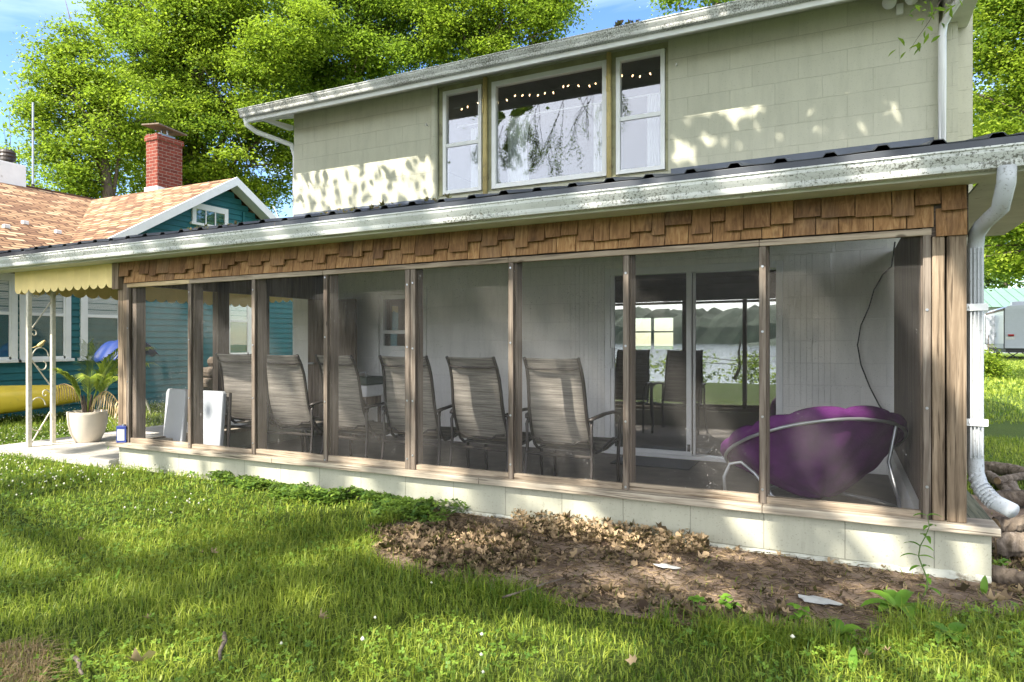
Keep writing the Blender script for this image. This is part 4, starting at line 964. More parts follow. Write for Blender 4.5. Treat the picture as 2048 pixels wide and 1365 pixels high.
# chimneys
ch = MB(); ch.box(-14.36, -13.96, 5.98, 6.62, 4.3, 5.78); ch.box(-14.385, -13.935, 5.955, 6.645, 5.78, 5.90)
random.seed(5)
for k in range(9):
    x = -14.36+.045*k; ch.box(x, x+.035, 5.96+random.uniform(0, .02), 6.1, 5.90, 5.92+random.uniform(.0, .03))
ch = ch.build('brick_chimney', 'brick', nh, bevel=.006)
m = MB(); m.prism([(5.955, 4.42), (6.645, 4.42), (6.645, 4.66), (5.955, 4.72)], 0, -14.385, -13.935); m.build('chimney_flashing', 'trimwhite', ch)
m = MB(); m.box(-14.27, -14.05, 6.1, 6.5, 5.9, 5.98); m.bar((-14.25, 6.3, 5.95), (-14.25, 6.3, 6.14), .03, .03); m.bar((-14.05, 6.3, 5.95), (-14.05, 6.3, 6.08), .03, .03); m.build('flue', 'grey_tube', ch)
m = MB(); m.add([(-14.45, 5.93, 6.16), (-13.85, 5.93, 6.10), (-13.85, 6.67, 6.03), (-14.45, 6.67, 6.12), (-14.45, 5.93, 6.19), (-13.85, 5.93, 6.13), (-13.85, 6.67, 6.06), (-14.45, 6.67, 6.15)], [(0, 3, 2, 1), (4, 5, 6, 7), (0, 1, 5, 4), (1, 2, 6, 5), (2, 3, 7, 6), (3, 0, 4, 7)]); m.build('chimney_cap', 'dark_v', ch)
wc = MB(); wc.box(-16.75, -16.30, 3.90, 4.48, 4.2, 5.10); wc = wc.build('white_chimney', 'trimwhite', nh, bevel=.01)
m = MB(); m.lathe([(.10, 0), (.11, .05), (.16, .07), (.15, .12), (.17, .15), (.15, .20), (.165, .23), (.13, .29), (.0, .32)], (-16.5, 4.2, 5.1), 20); m.build('vent_cap', 'darkmetal', wc, smooth=False)
for (x, y) in ((-13.3, 2.9), (-12.9, 2.4), (-13.0, 3.3)): MB().box(x-.04, x+.04, y-.05, y+.05, mz(x)-.01, mz(x)+.06).build('roof_vent', 'trimwhite', nh, bevel=.01)
# antenna mast
ax, ay, _ = PZ(66, 375, 19.5); az_ = PZ(66, 205, 19.5)[2]
t = thing('antenna_mast', (ax, ay, 0), 'tall thin metal mast rising behind the white chimney', 'mast')
MB().tube([(ax, ay, 0), (ax, ay, az_)], .028, 8).build('pole', 'grey_tube', t); m = MB()
for k in (.3, .5, .7, .9): m.tube([(ax, ay, az_*k), (ax, ay, az_*k+.06)], .045, 8)
m.build('coupling', 'darkmetal', t)
# ================================================================ FAR RIGHT: trailer, shed
rx, ry, _ = PZ(2008, 700, 42); t = thing('travel_trailer', (rx, ry, 0), 'white ribbed travel trailer parked on the lawn below a green-roofed shed', 'travel trailer', rz=-.05)
def loc_build(m, name, mat, par, **k):
    m.v = [(x+rx, y+ry, z) for x, y, z in m.v]; return m.build(name, mat, par, **k)
b = MB(); b.prism([(0, .72), (2.5, .72), (2.5, 3.25), (2.3, 3.42), (1.25, 3.48), (.2, 3.42), (0, 3.25)], 1, 0, 8.5); body = loc_build(b, 'body', 'rvwhite', t, bevel=.03)
m = MB(); z = .95
while z < 3.2: m.box(.03, 2.47, -.018, -.001, z, z+.05); z += .13
loc_build(m, 'rib', 'rvwhite', t)
m = MB(); z = 1.0
while z < 3.1: m.box(-.015, -.001, .05, 4.2, z, z+.05); z += .13
loc_build(m, 'rib', 'rvwhite', t)
loc_build(MB().box(-.02, .03, -.03, .0, .72, 3.3), 'corner_trim', 'black', t)
loc_build(MB().box(-.03, -.018, 0, 4.2, .72, 1.02), 'skirt_panel', 'rvgrey', t)
loc_build(MB().box(-.5, -.001, 4.2, 8.2, .95, 2.95), 'slide_out', 'rvwhite', t, bevel=.03); loc_build(MB().box(-.52, -.5, 4.19, 4.26, .95, 2.95), 'slide_trim', 'black', t)
loc_build(MB().box(-.05, 0, 0, 8.4, 3.12, 3.26), 'awning_roll', 'dark_v', t, bevel=.02)
m = MB(); m.tube([(.2, -.02, 1.55), (.5, -.03, 1.55)], .07, 10); loc_build(m, 'tail_light', 'red', t)
loc_build(MB().box(.08, .55, -.03, -.019, 1.28, 1.46), 'licence_plate', 'paper', t)
m = MB(); m.add([(1.1, -.022, 1.62), (2.3, -.022, 1.38), (2.45, -.022, 1.32), (1.5, -.022, 1.50)], [(0, 1, 2, 3)]); m.add([(1.55, -.022, 2.25), (1.8, -.022, 2.3), (1.95, -.022, 2.62), (2.35, -.022, 2.75), (2.3, -.022, 2.6), (2.05, -.022, 2.5), (1.9, -.022, 2.2)], [(0, 1, 2, 3, 4, 5, 6)]); loc_build(m, 'stripe', 'rvgrey', t, solid=.003)
loc_build(MB().box(-.031, -.019, 3.4, 3.8, 1.45, 1.75), 'hatch', 'rvgrey', t)
loc_build(MB().box(.1, 2.4, .1, 8.3, .45, .715), 'chassis', 'black', t)
m = MB()
for (a, c) in ((.2, .8), (.9, 1.5), (1.6, 2.3)): m.bar((a, .3, .05), (c, .3, .5), .05, .05); m.bar((c, .3, .05), (a, .3, .5), .05, .05)
loc_build(m, 'scissor_jack', 'black', t)
for yy in (4.6, 5.5):
    for xx in (.1, 2.2): m = MB(); m.tube([(xx, yy, .36), (xx+.22, yy, .36)], .36, 18); w = loc_build(m, 'wheel', 'black', t); m = MB(); m.tube([(xx-.012, yy, .36), (xx+.23, yy, .36)], .18, 14); loc_build(m, 'hub', 'rvwhite', w)
loc_build(MB().box(.6, 1.4, 1.4, 2.2, 3.48, 3.75), 'roof_vent', 'rvwhite', t, bevel=.04)
t = thing('metal_shed', (20, 82, 0), 'long shed with a pale green metal roof behind the trailer', 'shed')
m = MB(); m.prism([(76, 4.55), (86, 7.0), (96, 4.55)], 0, 12.2, 50); o = m.build('roof', 'greenroof', t)
MB().box(12.6, 49.5, 76.6, 95.5, 0, 4.6).build('wall', 'rvwhite', t)
m = MB(); x = 12.3
while x < 49: m.bar((x, 75.98, 4.60), (x, 85.98, 7.05), .05, .05); x += .9
m.build('roof_rib', 'greenroof', t)
# ================================================================ TREES
def tree(name, lobes, leaf, mat, base, trunk_r, label, cat='tree', dens=1.0, aspect=.6, spray=26, up=.45, group=None, limbs=True, seed=1):
    dens *= 1.05 if name == 'maple_tree' else 1
    global RNG
    RNG = np.random.default_rng(seed); rnd = random.Random(seed)
    t = thing(name, base, label, cat, group); P = []; Tn = []
    for (c, r) in lobes:
        c = np.array(c); area = 4*math.pi*r*r; ns = int(area*dens*1.9/(spray*leaf*leaf*aspect))+1
        nsub = 16; sd = RNG.normal(size=(nsub, 3)); sd /= np.linalg.norm(sd, axis=1)[:, None]; sc_c = sd*r*RNG.uniform(.45, .95, (nsub, 1)); sr_ = r*RNG.uniform(.22, .46, nsub); st = RNG.normal(0, .13, nsub)
        w_ = RNG.choice(nsub, ns, p=sr_**2/np.sum(sr_**2)); d = RNG.normal(size=(ns, 3)); d /= np.linalg.norm(d, axis=1)[:, None]; d[:, 2] = np.where(RNG.random(ns) < .55, np.abs(d[:, 2]), d[:, 2])
        ctr = c+sc_c[w_]+d*(sr_[w_]*RNG.uniform(.3, 1.08, ns)**.4)[:, None]*np.array([1, 1, .75]); sr = leaf*2.4*RNG.uniform(.6, 1.4, (ns, 1, 1))
        off = RNG.normal(size=(ns, spray, 3))*sr*np.array([1, 1, .42]); off[:, :, 2] -= .25*np.linalg.norm(off[:, :, :2], axis=2)
        P.append((ctr[:, None, :]+off).reshape(-1, 3)); tn = np.clip(RNG.normal(.5, .2, ns)+.10*d[:, 2]+st[w_], 0, 1); Tn.append((tn[:, None]+RNG.normal(0, .14, (ns, spray))).ravel())
    P = np.concatenate(P); Tn = np.clip(np.concatenate(Tn), 0, 1)
    V, Fs = leaves(P, leaf, up, .25, aspect); o = npmesh('crown', V, 6, Fs, mat, t, Tn)
    m = MB(); b = Vector(base); top = Vector(np.mean([l[0] for l in lobes], axis=0)); top2 = Vector((top.x*.5+b.x*.5, top.y*.5+b.y*.5, top.z+1))
    m.tube([b, b.lerp(top2, .3)+Vector((.1, 0, 0)), b.lerp(top2, .65), top2], [trunk_r*1.25, trunk_r, trunk_r*.7, trunk_r*.3], 12)
    if limbs:
        for (c, r) in lobes:
            c = Vector(c); s = b.lerp(top2, rnd.uniform(.35, .8)); mid = s.lerp(c, .5)+Vector((rnd.uniform(-.3, .3), rnd.uniform(-.3, .3), .3*r))
            rr = trunk_r*.28; m.tube([s, mid, c, c+(c-mid)*.5], [rr, rr*.7, rr*.4, rr*.12], 6)
            for k in range(5):
                d = Vector((rnd.gauss(0, 1), rnd.gauss(0, 1), rnd.gauss(.3, .7))).normalized(); q = mid.lerp(c, rnd.uniform(0, 1)); m.tube([q, q+d*r*.5, q+d*r*.95+Vector((0, 0, .1*r))], [rr*.35, rr*.22, rr*.06], 5)
    m.build('trunk', 'bark', t, smooth=True); return t
def lob(L_, Z): 
    out = []
    for q in L_:
        zz = Z+(q[3] if len(q) > 3 else 0); out.append((PZ(q[0], q[1], zz), q[2]*zz/F))
    return out
LA = [(105, 112, 40), (152, 85, 40), (88, 178, 50), (62, 215, 30), (75, 235, 34), (150, 200, 75), (120, 290, 50), (90, 300, 30), (185, 330, 70), (235, 250, 85), (170, 140, 55), (230, 180, 60), (130, 340, 30), (165, 380, 40)]
tree('maple_tree', lob(LA, 27), .135, 'maple', PG(250, 682+1.19*F/27), .3, 'bushy green maple with twin tops left of the brick chimney', seed=2)
LB = [(255, 50, 60), (225, 15, 35), (300, 120, 90), (330, 20, 110), (280, -60, 80), (400, 120, 110), (460, 30, 110), (350, 250, 100), (300, 350, 90), (430, 260, 110), (400, 370, 90), (500, 190, 110), (520, 330, 100), (560, 60, 120), (480, 420, 60), (420, -70, 120), (560, 250, 80)]
tree('maple_tree', lob(LB, 31), .15, 'maple', PG(380, 682+1.19*F/31), .38, 'huge yellow-green maple filling the sky above the teal house', seed=3, dens=1.05)
LC = [(620, 60, 110), (600, -60, 110), (700, 120, 100), (720, 0, 110), (640, 200, 80), (780, 90, 90), (820, 10, 100), (740, -100, 110), (580, 150, 90), (880, 110, 70)]
tree('maple_tree', lob(LC, 35), .17, 'maple_dark', PG(720, 682+1.19*F/35), .35, 'dark green maple rising behind the middle of the upper roof', seed=4, dens=1.0)
LD = [(930, 60, 90), (1000, 20, 90), (900, -40, 100), (1070, 20, 68), (1100, 0, 60), (1000, 100, 60), (1090, 70, 38), (1030, -90, 110), (1130, -30, 40)]
tree('maple_tree', lob(LD, 33), .155, 'maple', PG(980, 682+1.19*F/33), .33, 'green maple whose edge meets open sky above the windows', seed=5)
LE = [(1420, -40, 55), (1350, -22, 30), (1480, -50, 50)]
tree('maple_tree', lob(LE, 26), .14, 'maple_dark', PG(1450, 682+1.19*F/26), .2, 'treetop whose leaf tips just show above the roof right of the sky gap', seed=6)
LF = [(12, 290, 20), (15, 325, 28), (5, 360, 30), (60, 340, 16), (52, 375, 26), (80, 372, 18), (20, 262, 8)]
tree('young_tree', lob(LF, 34), .16, 'maple', PG(40, 682+1.19*F/34), .1, 'small spiky young tree behind the white chimney', dens=.8, seed=7)
LG = [(2020, 20, 90), (2100, 60, 110), (1990, 110, 65), (2050, 150, 80), (1985, 200, 50), (2080, 250, 110), (1990, 280, 55), (2010, 370, 60), (2080, 400, 100), (1990, 440, 45), (2050, 490, 60), (1990, 510, 28), (2120, 520, 60), (2040, -80, 110)]
tree('broadleaf_tree', lob(LG, 19), .115, 'right_leaf', (12.5, 19.5, 0), .3, 'bright green broadleaf tree overhanging the lawn at the right edge', seed=8, dens=1.0)
LH = [(1940, 470, 45), (1970, 560, 30), (2010, 500, 50), (2050, 540, 40), (2060, 440, 60), (1930, 400, 60), (2100, 500, 80), (1985, 545, 25)]
for i, (dz, dx, lab) in enumerate(((0, 0, 'dark tree standing just behind the green shed roof'),)):
    tree('distant_tree', lob(LH, 100), .7, 'far_leaf', PG(2010, 682+1.19*F/100), .5, lab, seed=9, spray=14)
LJ = [(1900, 380, 70), (1990, 330, 80), (2060, 420, 70), (2130, 350, 90), (1960, 470, 50), (2100, 500, 50), (1980, 230, 80), (2080, 250, 90), (2020, 520, 35)]
tree('broadleaf_tree', lob(LJ, 36), .2, 'right_leaf', (15, 43, 0), .3, 'taller green tree shading the travel trailer', seed=15, dens=1.1)
# shrub beside the corner
LI_ = [(1975, 735, 18), (1965, 715, 14), (1990, 745, 14), (1968, 752, 16), (1996, 728, 7)]
sh = lob(LI_, 20.5); tree('shrub', sh, .075, 'right_leaf', PG(1975, 682+1.19*F/20.5), .03, 'small bright green shrub on the right lawn', 'shrub', seed=10, spray=14, dens=3)
# foreground shade tree: its crown is above and behind the camera and throws the dapples
LIT = [[(-300, 860), (300, 895), (560, 955), (720, 990), (870, 1018), (735, 1050), (560, 1068), (420, 1092), (300, 1122), (215, 1125), (100, 1068), (-300, 900)],
       [(-300, 1000), (0, 1045), (110, 1105), (170, 1152), (0, 1160), (-300, 1160)],
       [(250, 1155), (330, 1140), (470, 1138), (480, 1168), (330, 1186)], [(-100, 1195), (150, 1205), (150, 1240), (-100, 1250)],
       [(320, 1220), (470, 1205), (520, 1232), (360, 1255)], [(520, 1120), (640, 1110), (700, 1140), (560, 1150)],
       [(1000, 1035), (1250, 1040), (1440, 1092), (1330, 1118), (1120, 1082)], [(850, 1075), (980, 1060), (1060, 1100), (900, 1110)],
       [(700, 1285), (900, 1235), (1120, 1245), (1320, 1290), (1300, 1350), (1000, 1420), (700, 1420)], [(150, 1300), (420, 1270), (520, 1310), (300, 1400), (100, 1400)],
       [(1450, 1250), (1560, 1285), (1510, 1350), (1430, 1340)], [(1600, 1310), (1800, 1280), (2060, 1290), (2200, 1420), (1650, 1420)],
       [(1380, 1090), (1560, 1110), (1600, 1135), (1420, 1125)], [(1220, 1150), (1330, 1140), (1380, 1175), (1240, 1185)], [(1600, 1160), (1850, 1170), (1900, 1210), (1680, 1215)], [(560, 1190), (660, 1180), (700, 1215), (600, 1225)]]
WALL = [[(560, 337), (640, 326), (700, 316), (760, 310), (815, 298), (860, 310), (880, 345), (880, 440), (560, 460)], [(1345, 205), (1372, 190), (1410, 205), (1440, 182), (1480, 178), (1525, 190), (1510, 235), (1470, 255), (1440, 225), (1400, 240), (1350, 225)], [(1625, 150), (1650, 160), (1640, 180), (1620, 170)], [(1400, 255), (1470, 280), (1490, 300), (1390, 290)], [(1340, 260), (1400, 300), (1390, 330), (1340, 330)]]
def lit(gx, gy):
    if gy < .0:
        d = gy-CY; Z = -gx*ST+d*CT
        if Z > .6:
            px, py, _ = proj(gx, gy, 0)
            for P in LIT:
                if inpoly(px, py, P): return 1
            w = math.sin(gx*4.1+1.7*math.sin(gy*2.3))+math.sin(gy*5.3+1.3*math.sin(gx*3.1+1))+.5*math.sin(gx*11+gy*7)
            return .93 if w > 1.0 else 0
        return 0
    if gy < 2.2:
        v = math.sin(gx*7.3+1.2*math.sin(gx*2.1))+.7*math.sin(gx*13.1+gy*3)+.6*math.sin(gy*5+gx*2.3)
        th = .10 if gx < 1.0 else .5
        if gx < -3.5: th = -.5
        return 1 if v > th else 0
    # upper wall
    z = (gy-YW)*1.1
    x = gx-.318*z
    if gy > 4.8:
        px, py, _ = proj(x, YW, z)
        for P in WALL:
            if inpoly(px, py, P): return .92 if P is WALL[0] else .95
        return 0
    return 0
def shade_tree():
    global RNG
    RNG = np.random.default_rng(21); rnd = random.Random(4)
    t = thing('shade_tree', (1.8, -10.5, 0), 'shade tree whose leafy twigs dip in above the right end of the roof', 'tree')
    n = 115000; G_ = np.stack([RNG.uniform(-9.5, 4.0, n), RNG.uniform(-3.2, 6.2, n)], 1); keep = []
    for i in range(n):
        l = lit(G_[i, 0], G_[i, 1])
        if rnd.random() > l*.98: keep.append(i)
    G_ = G_[keep]; n = len(G_); tt = RNG.uniform(5.2, 8.8, n)
    for it in range(14):
        Q = np.stack([G_[:, 0]+SUN.x*tt, G_[:, 1]+SUN.y*tt, SUN.z*tt], 1); d = 5.46-Q[:, 1]-CY; Zm = -Q[:, 0]*ST+d*CT; mx = 1024+F*(Q[:, 0]*CT+d*ST)/Zm; my = 682-F*(Q[:, 2]-CZ)/Zm
        bad = (mx > 880) & (mx < 1340) & (my > 85) & (my < 395)
        ok = ((mx > 985) & (mx < 1120) & (my > 165) & (my < 165+(1130-mx)*.7))
        bad &= ~(ok & (np.sin(mx*.11)+np.sin(my*.17+mx*.05) > .2))
        tt = np.where(bad, RNG.uniform(5, 15, n), tt)
    
    S = np.array(SUN); P = np.stack([G_[:, 0]+S[0]*tt, G_[:, 1]+S[1]*tt, S[2]*tt], 1)
    V, Fs = leaves(P, .125, .6, .2, .8); npmesh('crown', V, 6, Fs, 'maple', t, np.clip(RNG.normal(.45, .25, n), 0, 1))
    m = MB(); b = Vector((1.8, -10.5, 0)); m.tube([b, (1.7, -10.3, 2.5), (1.2, -9.8, 5), (.6, -9, 8)], [.34, .28, .22, .12], 12)
    for k in range(9):
        s = Vector((1.3, -9.9, 4.6)).lerp(Vector((.6, -9, 8)), rnd.random()); a = rnd.uniform(0, 6.28); e = Vector((rnd.uniform(-9, 2), rnd.uniform(-7, -2.5), rnd.uniform(8.5, 10.3)))
        m.tube([s, s.lerp(e, .5)+Vector((0, 0, .5)), e], [.07, .045, .012], 6)
    def lb(pxs, t0, r):
        pts = []
        for (a, c) in pxs: g_ = Vector(PG(a, c)); pts.append(g_+SUN*t0)
        m.tube(pts, [r*(1-.12*i) for i in range(len(pts))], 8)
    lb([(-260, 930), (0, 1035), (120, 1082), (220, 1130), (340, 1165), (520, 1210)], 11, .15)
    m.build('trunk', 'bark', t, smooth=True)
    # drooping leafy twigs that the camera and the windows see
    tw = MB(); lp = []
    def twig(p, d, ln, k, droop=.5, lf=1):
        pts = [Vector(p)]; dd = Vector(d).normalized()
        for i in range(8):
            dd = (dd+Vector((rnd.uniform(-.15, .15), rnd.uniform(-.15, .15), -.10*droop))).normalized(); pts.append(pts[-1]+dd*ln/8)
            if lf and i > 0:
                for q in range(lf): lp.append(pts[-1]+Vector((rnd.gauss(0, .05), rnd.gauss(0, .05), rnd.gauss(-.03, .03))))
            if k > 0 and i in (2, 4, 6): twig(pts[-1], dd+Vector((rnd.uniform(-.8, .8), rnd.uniform(-.5, .5), rnd.uniform(-.6, .2))), ln*.5, k-1, droop, lf)
        tw.tube(pts, [.006*(1+k)*(1-.1*i)*.6 for i in range(9)], 5)
    twig((.75, .55, 4.1), (-.30, .05, -1), .95, 1, 0, 3)
    twig((.95, .65, 4.3), (-.25, .05, -1), .9, 1, 0, 3)
    for k in range(20):
        x = -9.3+.23*k+rnd.uniform(-.2, .2); twig((x, rnd.uniform(-8.2, -7), 7.6+.045*k+rnd.uniform(-.3, .5)), (rnd.uniform(-.8, .3), rnd.uniform(-.3, .3), -.7), rnd.uniform(.9, 2.0) if k > 6 else 1.2, 2, .8, 0 if k in (9, 12, 13, 15) else 10 if k < 8 else 3)
    tw.build('twig', 'bark', t)
    P = np.array([tuple(q) for q in lp]); V, Fs = leaves(P, .062, .3, .2, .35, hang=1.2); npmesh('twig_leaves', V, 6, Fs, 'maple_dark', t, RNG.uniform(0, 1, len(P)))
shade_tree()
# shore shrubs and driftwood that the door glass mirrors
tree('shore_bush', [((-6+i*1.7, -11.5-(i % 3)*.5, .3), .55+.2*(i % 2)) for i in range(5)], .12, 'right_leaf', (-3, -12, 0), .05, 'leafy lakeshore bush mirrored in the sliding door glass', 'bush', seed=31, spray=12, dens=.7)
m = MB(); rnd = random.Random(12)
for k in range(60):
    p = Vector((rnd.gauss(4.8, 1.1), -10.4+rnd.gauss(0, .4), rnd.uniform(.05, .75))); d = Vector((rnd.gauss(0, 1), rnd.gauss(0, .5), rnd.gauss(0, .3))).normalized()*rnd.uniform(.5, 1.2); r = rnd.uniform(.015, .06); m.tube([p-d, p+Vector((0, 0, .06)), p+d], [r, r, r*.4], 6)
tagit(m.build('brush_pile', 'log'), 'tangled brush pile by the shore mirrored in the sliding door', 'brush pile', kind='stuff')
# ================================================================ LOGS at the right corner
def log(name, a, b, r, lab, mat='log', rough=.12, seg=14, seed=0):
    rnd = random.Random(seed); a = Vector(a); b = Vector(b); t = thing(name, a, lab, 'log', 'logs lying beside the right end of the porch'); n = 80; seg = 30; from mathutils import noise as mn
    m = MB(); V = []; Fs = []; d = (b-a).normalized(); u = Vector((0, 0, 1)); u = (u-d*u.dot(d)).normalized(); w = d.cross(u)
    bend = Vector((rnd.uniform(-.04, .04), rnd.uniform(-.04, .04), rnd.uniform(0, .03)))
    for i in range(n+1):
        p = a.lerp(b, i/n)+bend*math.sin(math.pi*i/n)
        for k in range(seg):
            an = 2*math.pi*k/seg; rr = r*(1-.15*i/n)*(1+rough*1.3*mn.noise((i*.22, math.cos(an)*2.2+seed, math.sin(an)*2.2))+rough*.9*abs(mn.noise((i*.16, math.cos(an)*7, math.sin(an)*7+seed)))); V.append(p+u*math.cos(an)*rr+w*math.sin(an)*rr)
    for i in range(n):
        for k in range(seg): Fs.append((i*seg+k, i*seg+(k+1) % seg, (i+1)*seg+(k+1) % seg, (i+1)*seg+k))
    m.add(V, Fs); m.build('bark', mat, t, smooth=True)
    m = MB(); m.tube([a-d*.003, a+d*.01], r*.9, seg); m.tube([b-d*.01, b+d*.003], r*.78, seg); m.build('cut_end', 'log_end', t)
def gz(px, py, z): return PG(px, py, z)
log('log', gz(1962, 935, .06), gz(2110, 962, .06), .055, 'long pale spotted log, rearmost at the lawn edge', seed=1)
log('log', gz(1975, 950, .05), gz(2022, 1000, .05), .04, 'pale spotted log leaning toward the elbow of the downspout', seed=2)
log('log', gz(1995, 962, .10), gz(2120, 948, .12), .03, 'thin dark grey pole lying across the other logs', seed=3)
log('log', gz(2018, 962, .05), gz(2040, 1000, .03), .05, 'short brown log end standing out under the grey pole', seed=4)
log('log', gz(1990, 1000, .05), gz(2140, 1010, .05), .06, 'thick dark log just behind the downspout outlet', 'bark', seed=5)
log('log', gz(1992, 1090, .08), gz(2200, 1110, .10), .060, 'thick rough-barked log tight against the end of the base wall', 'log', .3, 22, seed=6)
log('log', gz(1990, 1052, .15), gz(2180, 1050, .15), .045, 'blackened log lying on top of the rough-barked one', 'bark', .2, seed=7)
log('log', gz(1988, 1148, .035), gz(2200, 1215, .03), .045, 'lowest dark log at the front corner of the base wall', 'bark', .2, seed=8)
# ================================================================ GROUND DETAIL
print('ground detail')
RNG = np.random.default_rng(77)
def pin(P, poly):
    x, y = P[:, 0], P[:, 1]; c = np.zeros(len(P), bool); n = len(poly)
    for i in range(n):
        x1, y1 = poly[i]; x2, y2 = poly[i-1]
        if y1 == y2: continue
        k = ((y1 > y) != (y2 > y)) & (x < (x2-x1)*(y-y1)/(y2-y1)+x1); c ^= k
    return c
def pxpy(P, z=0):
    d = P[:, 1]-CY; Z = -P[:, 0]*ST+d*CT; return 1024+F*(P[:, 0]*CT+d*ST)/Z, 682-F*(z-CZ)/Z, Z
def fnoise(P, s, seed=0):
    r = np.random.default_rng(seed); v = np.zeros(len(P))
    for k in range(6):
        a = r.normal(size=2)*s*(1+k*.5); v += np.sin(P[:, 0]*a[0]+P[:, 1]*a[1]+r.uniform(0, 6.28))/(1+.3*k)
    return v/3
def scatter(n, x0, x1, y0, y1, zlo, zhi, edge=None):
    P = np.stack([RNG.uniform(x0, x1, n), RNG.uniform(y0, y1, n)], 1); px, py, Z = pxpy(P)
    k = (Z > zlo) & (Z < zhi) & (px > -60) & (px < 2110) & (py < 1400)
    solid = ((P[:, 0] > -6.1) & (P[:, 0] < .66) & (P[:, 1] > -.02) & (P[:, 1] < 9)) | ((P[:, 0] > -8.05) & (P[:, 0] < -6.1) & (P[:, 1] > -.11) & (P[:, 1] < 3.4)) | (P[:, 0] < -11.65)
    return P[k & ~solid]
def ind(P, grow=0):
    w = np.stack([fnoise(P, 9, 31), fnoise(P, 9, 32)], 1)*.09+np.stack([fnoise(P, 30, 33), fnoise(P, 30, 34)], 1)*.05+RNG.normal(0, .025, P.shape)
    w[:, 1] *= (P[:, 1] < -.25)
    return pin(P+w, [(a, b) for a, b in DIRTPX])
def blades(P, h, w, tint, lean=.5, nseg=2):
    n = len(P); a = RNG.uniform(0, 6.283, n); d = np.stack([np.cos(a), np.sin(a), np.zeros(n)], 1); r = np.stack([-np.sin(a), np.cos(a), np.zeros(n)], 1)
    le = (np.abs(RNG.normal(0, lean, n)))[:, None]; b = np.concatenate([P, np.zeros((n, 1))], 1); h = h[:, None]; w = w[:, None]; up = np.array([0, 0, 1.0])
    m_ = b+up*h*.55+d*h*le*.3; tip = b+up*h*np.maximum(.35, 1-.3*le)+d*h*le*.95
    V = np.stack([b-r*w*.5, b+r*w*.5, m_+r*w*.42, m_-r*w*.42, tip], 1); return V, [(0, 1, 2, 3), (3, 2, 4)], tint
def tint_of(P, base=.5): return np.clip(base+.22*fnoise(P, 1.2, 5)+.12*fnoise(P, 6, 6)+RNG.normal(0, .24, len(P)), 0, 1)
parts = []
for (n, zlo, zhi, box, hh, ww) in ((190000, .9, 4.2, (-6, 2.2, -3.2, .4), .048, .0040), (250000, 4.2, 9.5, (-11, 4, -4, 6), .050, .006), (90000, 9.5, 17, (-12.5, 9, -2, 16), .08, .013), (110000, 15, 60, (2.5, 22, 10, 60), .09, .04)):
    P = scatter(n, *box[:2], *box[2:], zlo, zhi); k = ~ind(P); P2 = P[k | (RNG.random(len(P)) < .012)]
    ln = 1+.55*fnoise(P2, 2.0, 9)
    # longer grass against the dirt edge and walls
    V, Fs, tn = blades(P2, hh*ln*RNG.uniform(.35, 1.5, len(P2)), ww*RNG.uniform(.5, 1.6, len(P2)), tint_of(P2, .48), .95); parts.append((V, tn))
V = np.concatenate([p[0] for p in parts]); tn = np.concatenate([p[1] for p in parts])
tagit(npmesh('grass', V, 5, Fs, 'grass', None, tn), 'mown lawn grass in front of the porch and around the houses', 'grass', kind='stuff')
# long tufts at the dirt edge
E_ = []
for i in range(1, 14):
    a = np.array(DIRTPX[i]); b = np.array(DIRTPX[i+1]) if i+1 < 16 else a
    for k in range(70): q = RNG.random(); E_.append(a*(1-q)+b*q+RNG.normal(0, .05, 2)+np.array([0, -.03]))
P = np.array(E_); P = P[P[:, 0] < 2]; P = P[fnoise(P, 5, 40) > .1]; P = np.repeat(P, 9, 0)+RNG.normal(0, .03, (len(P)*9, 2))
V, Fs, tn = blades(P, .085*RNG.uniform(.4, 1.4, len(P)), .004*RNG.uniform(.7, 1.3, len(P)), tint_of(P, .4), 1.1); npm = npmesh('grass_tufts', V, 5, Fs, 'grass', None, tn); tagit(npm, 'longer grass tufts along the edge of the bare dirt', 'grass', kind='stuff')
# clover / creeping weeds
def discs(P, size, z, name, mat, lab, cat, tint, n3=3):
    n = len(P); C = np.concatenate([P, z[:, None]], 1); Vs = []; a0 = RNG.uniform(0, 6.28, n); tilt = RNG.normal(0, .3, (n, 2))
    for k in range(n3):
        a = a0+k*2*math.pi/n3; s = size*RNG.uniform(.7, 1.2, n); ux, uy = np.cos(a), np.sin(a); vx, vy = -uy, ux
        def pt_(f, g_): x = ux*f*s+vx*g_*s; y = uy*f*s+vy*g_*s; return C+np.stack([x, y, x*tilt[:, 0]+y*tilt[:, 1]+.15*s*abs(f)], 1)
        Vs.append(np.stack([pt_(0, 0), pt_(.6, .5), pt_(1.05, .3), pt_(.98, 0), pt_(1.05, -.3), pt_(.6, -.5)], 1))
    V = np.concatenate(Vs); o = npmesh(name, V, 6, [(0, 1, 2, 3), (0, 3, 4, 5)], mat, None, np.tile(tint, n3)); tagit(o, lab, cat, kind='stuff')
P = scatter(60000, -10, 3, -3.4, 3, .9, 8.5); f = fnoise(P, 1.5, 3); px, py, Z = pxpy(P)
k = ((f > .18) | ((px > 1500) & (py > 1230)) | ((px < 620) & (py < 1080) & (f > -.35))) & ~ind(P); P = P[k]
discs(P, .011, RNG.uniform(.015, .06, len(P)), 'clover', 'clover', 'clover patches growing through the lawn', 'clover', tint_of(P, .6))
P = scatter(60000, -6.6, -2.3, -1.3, 0, 2, 9); px, py, Z = pxpy(P)
k = pin(np.stack([px, py], 1), [(300, 935), (520, 950), (620, 962), (760, 985), (880, 1005), (850, 1045), (760, 1040), (640, 1010), (540, 1000), (420, 960)]) | ((RNG.random(len(P)) < .12) & (px > 740) & (py < 1060)); k &= fnoise(P, 4, 61) > -.25; P = P[k]
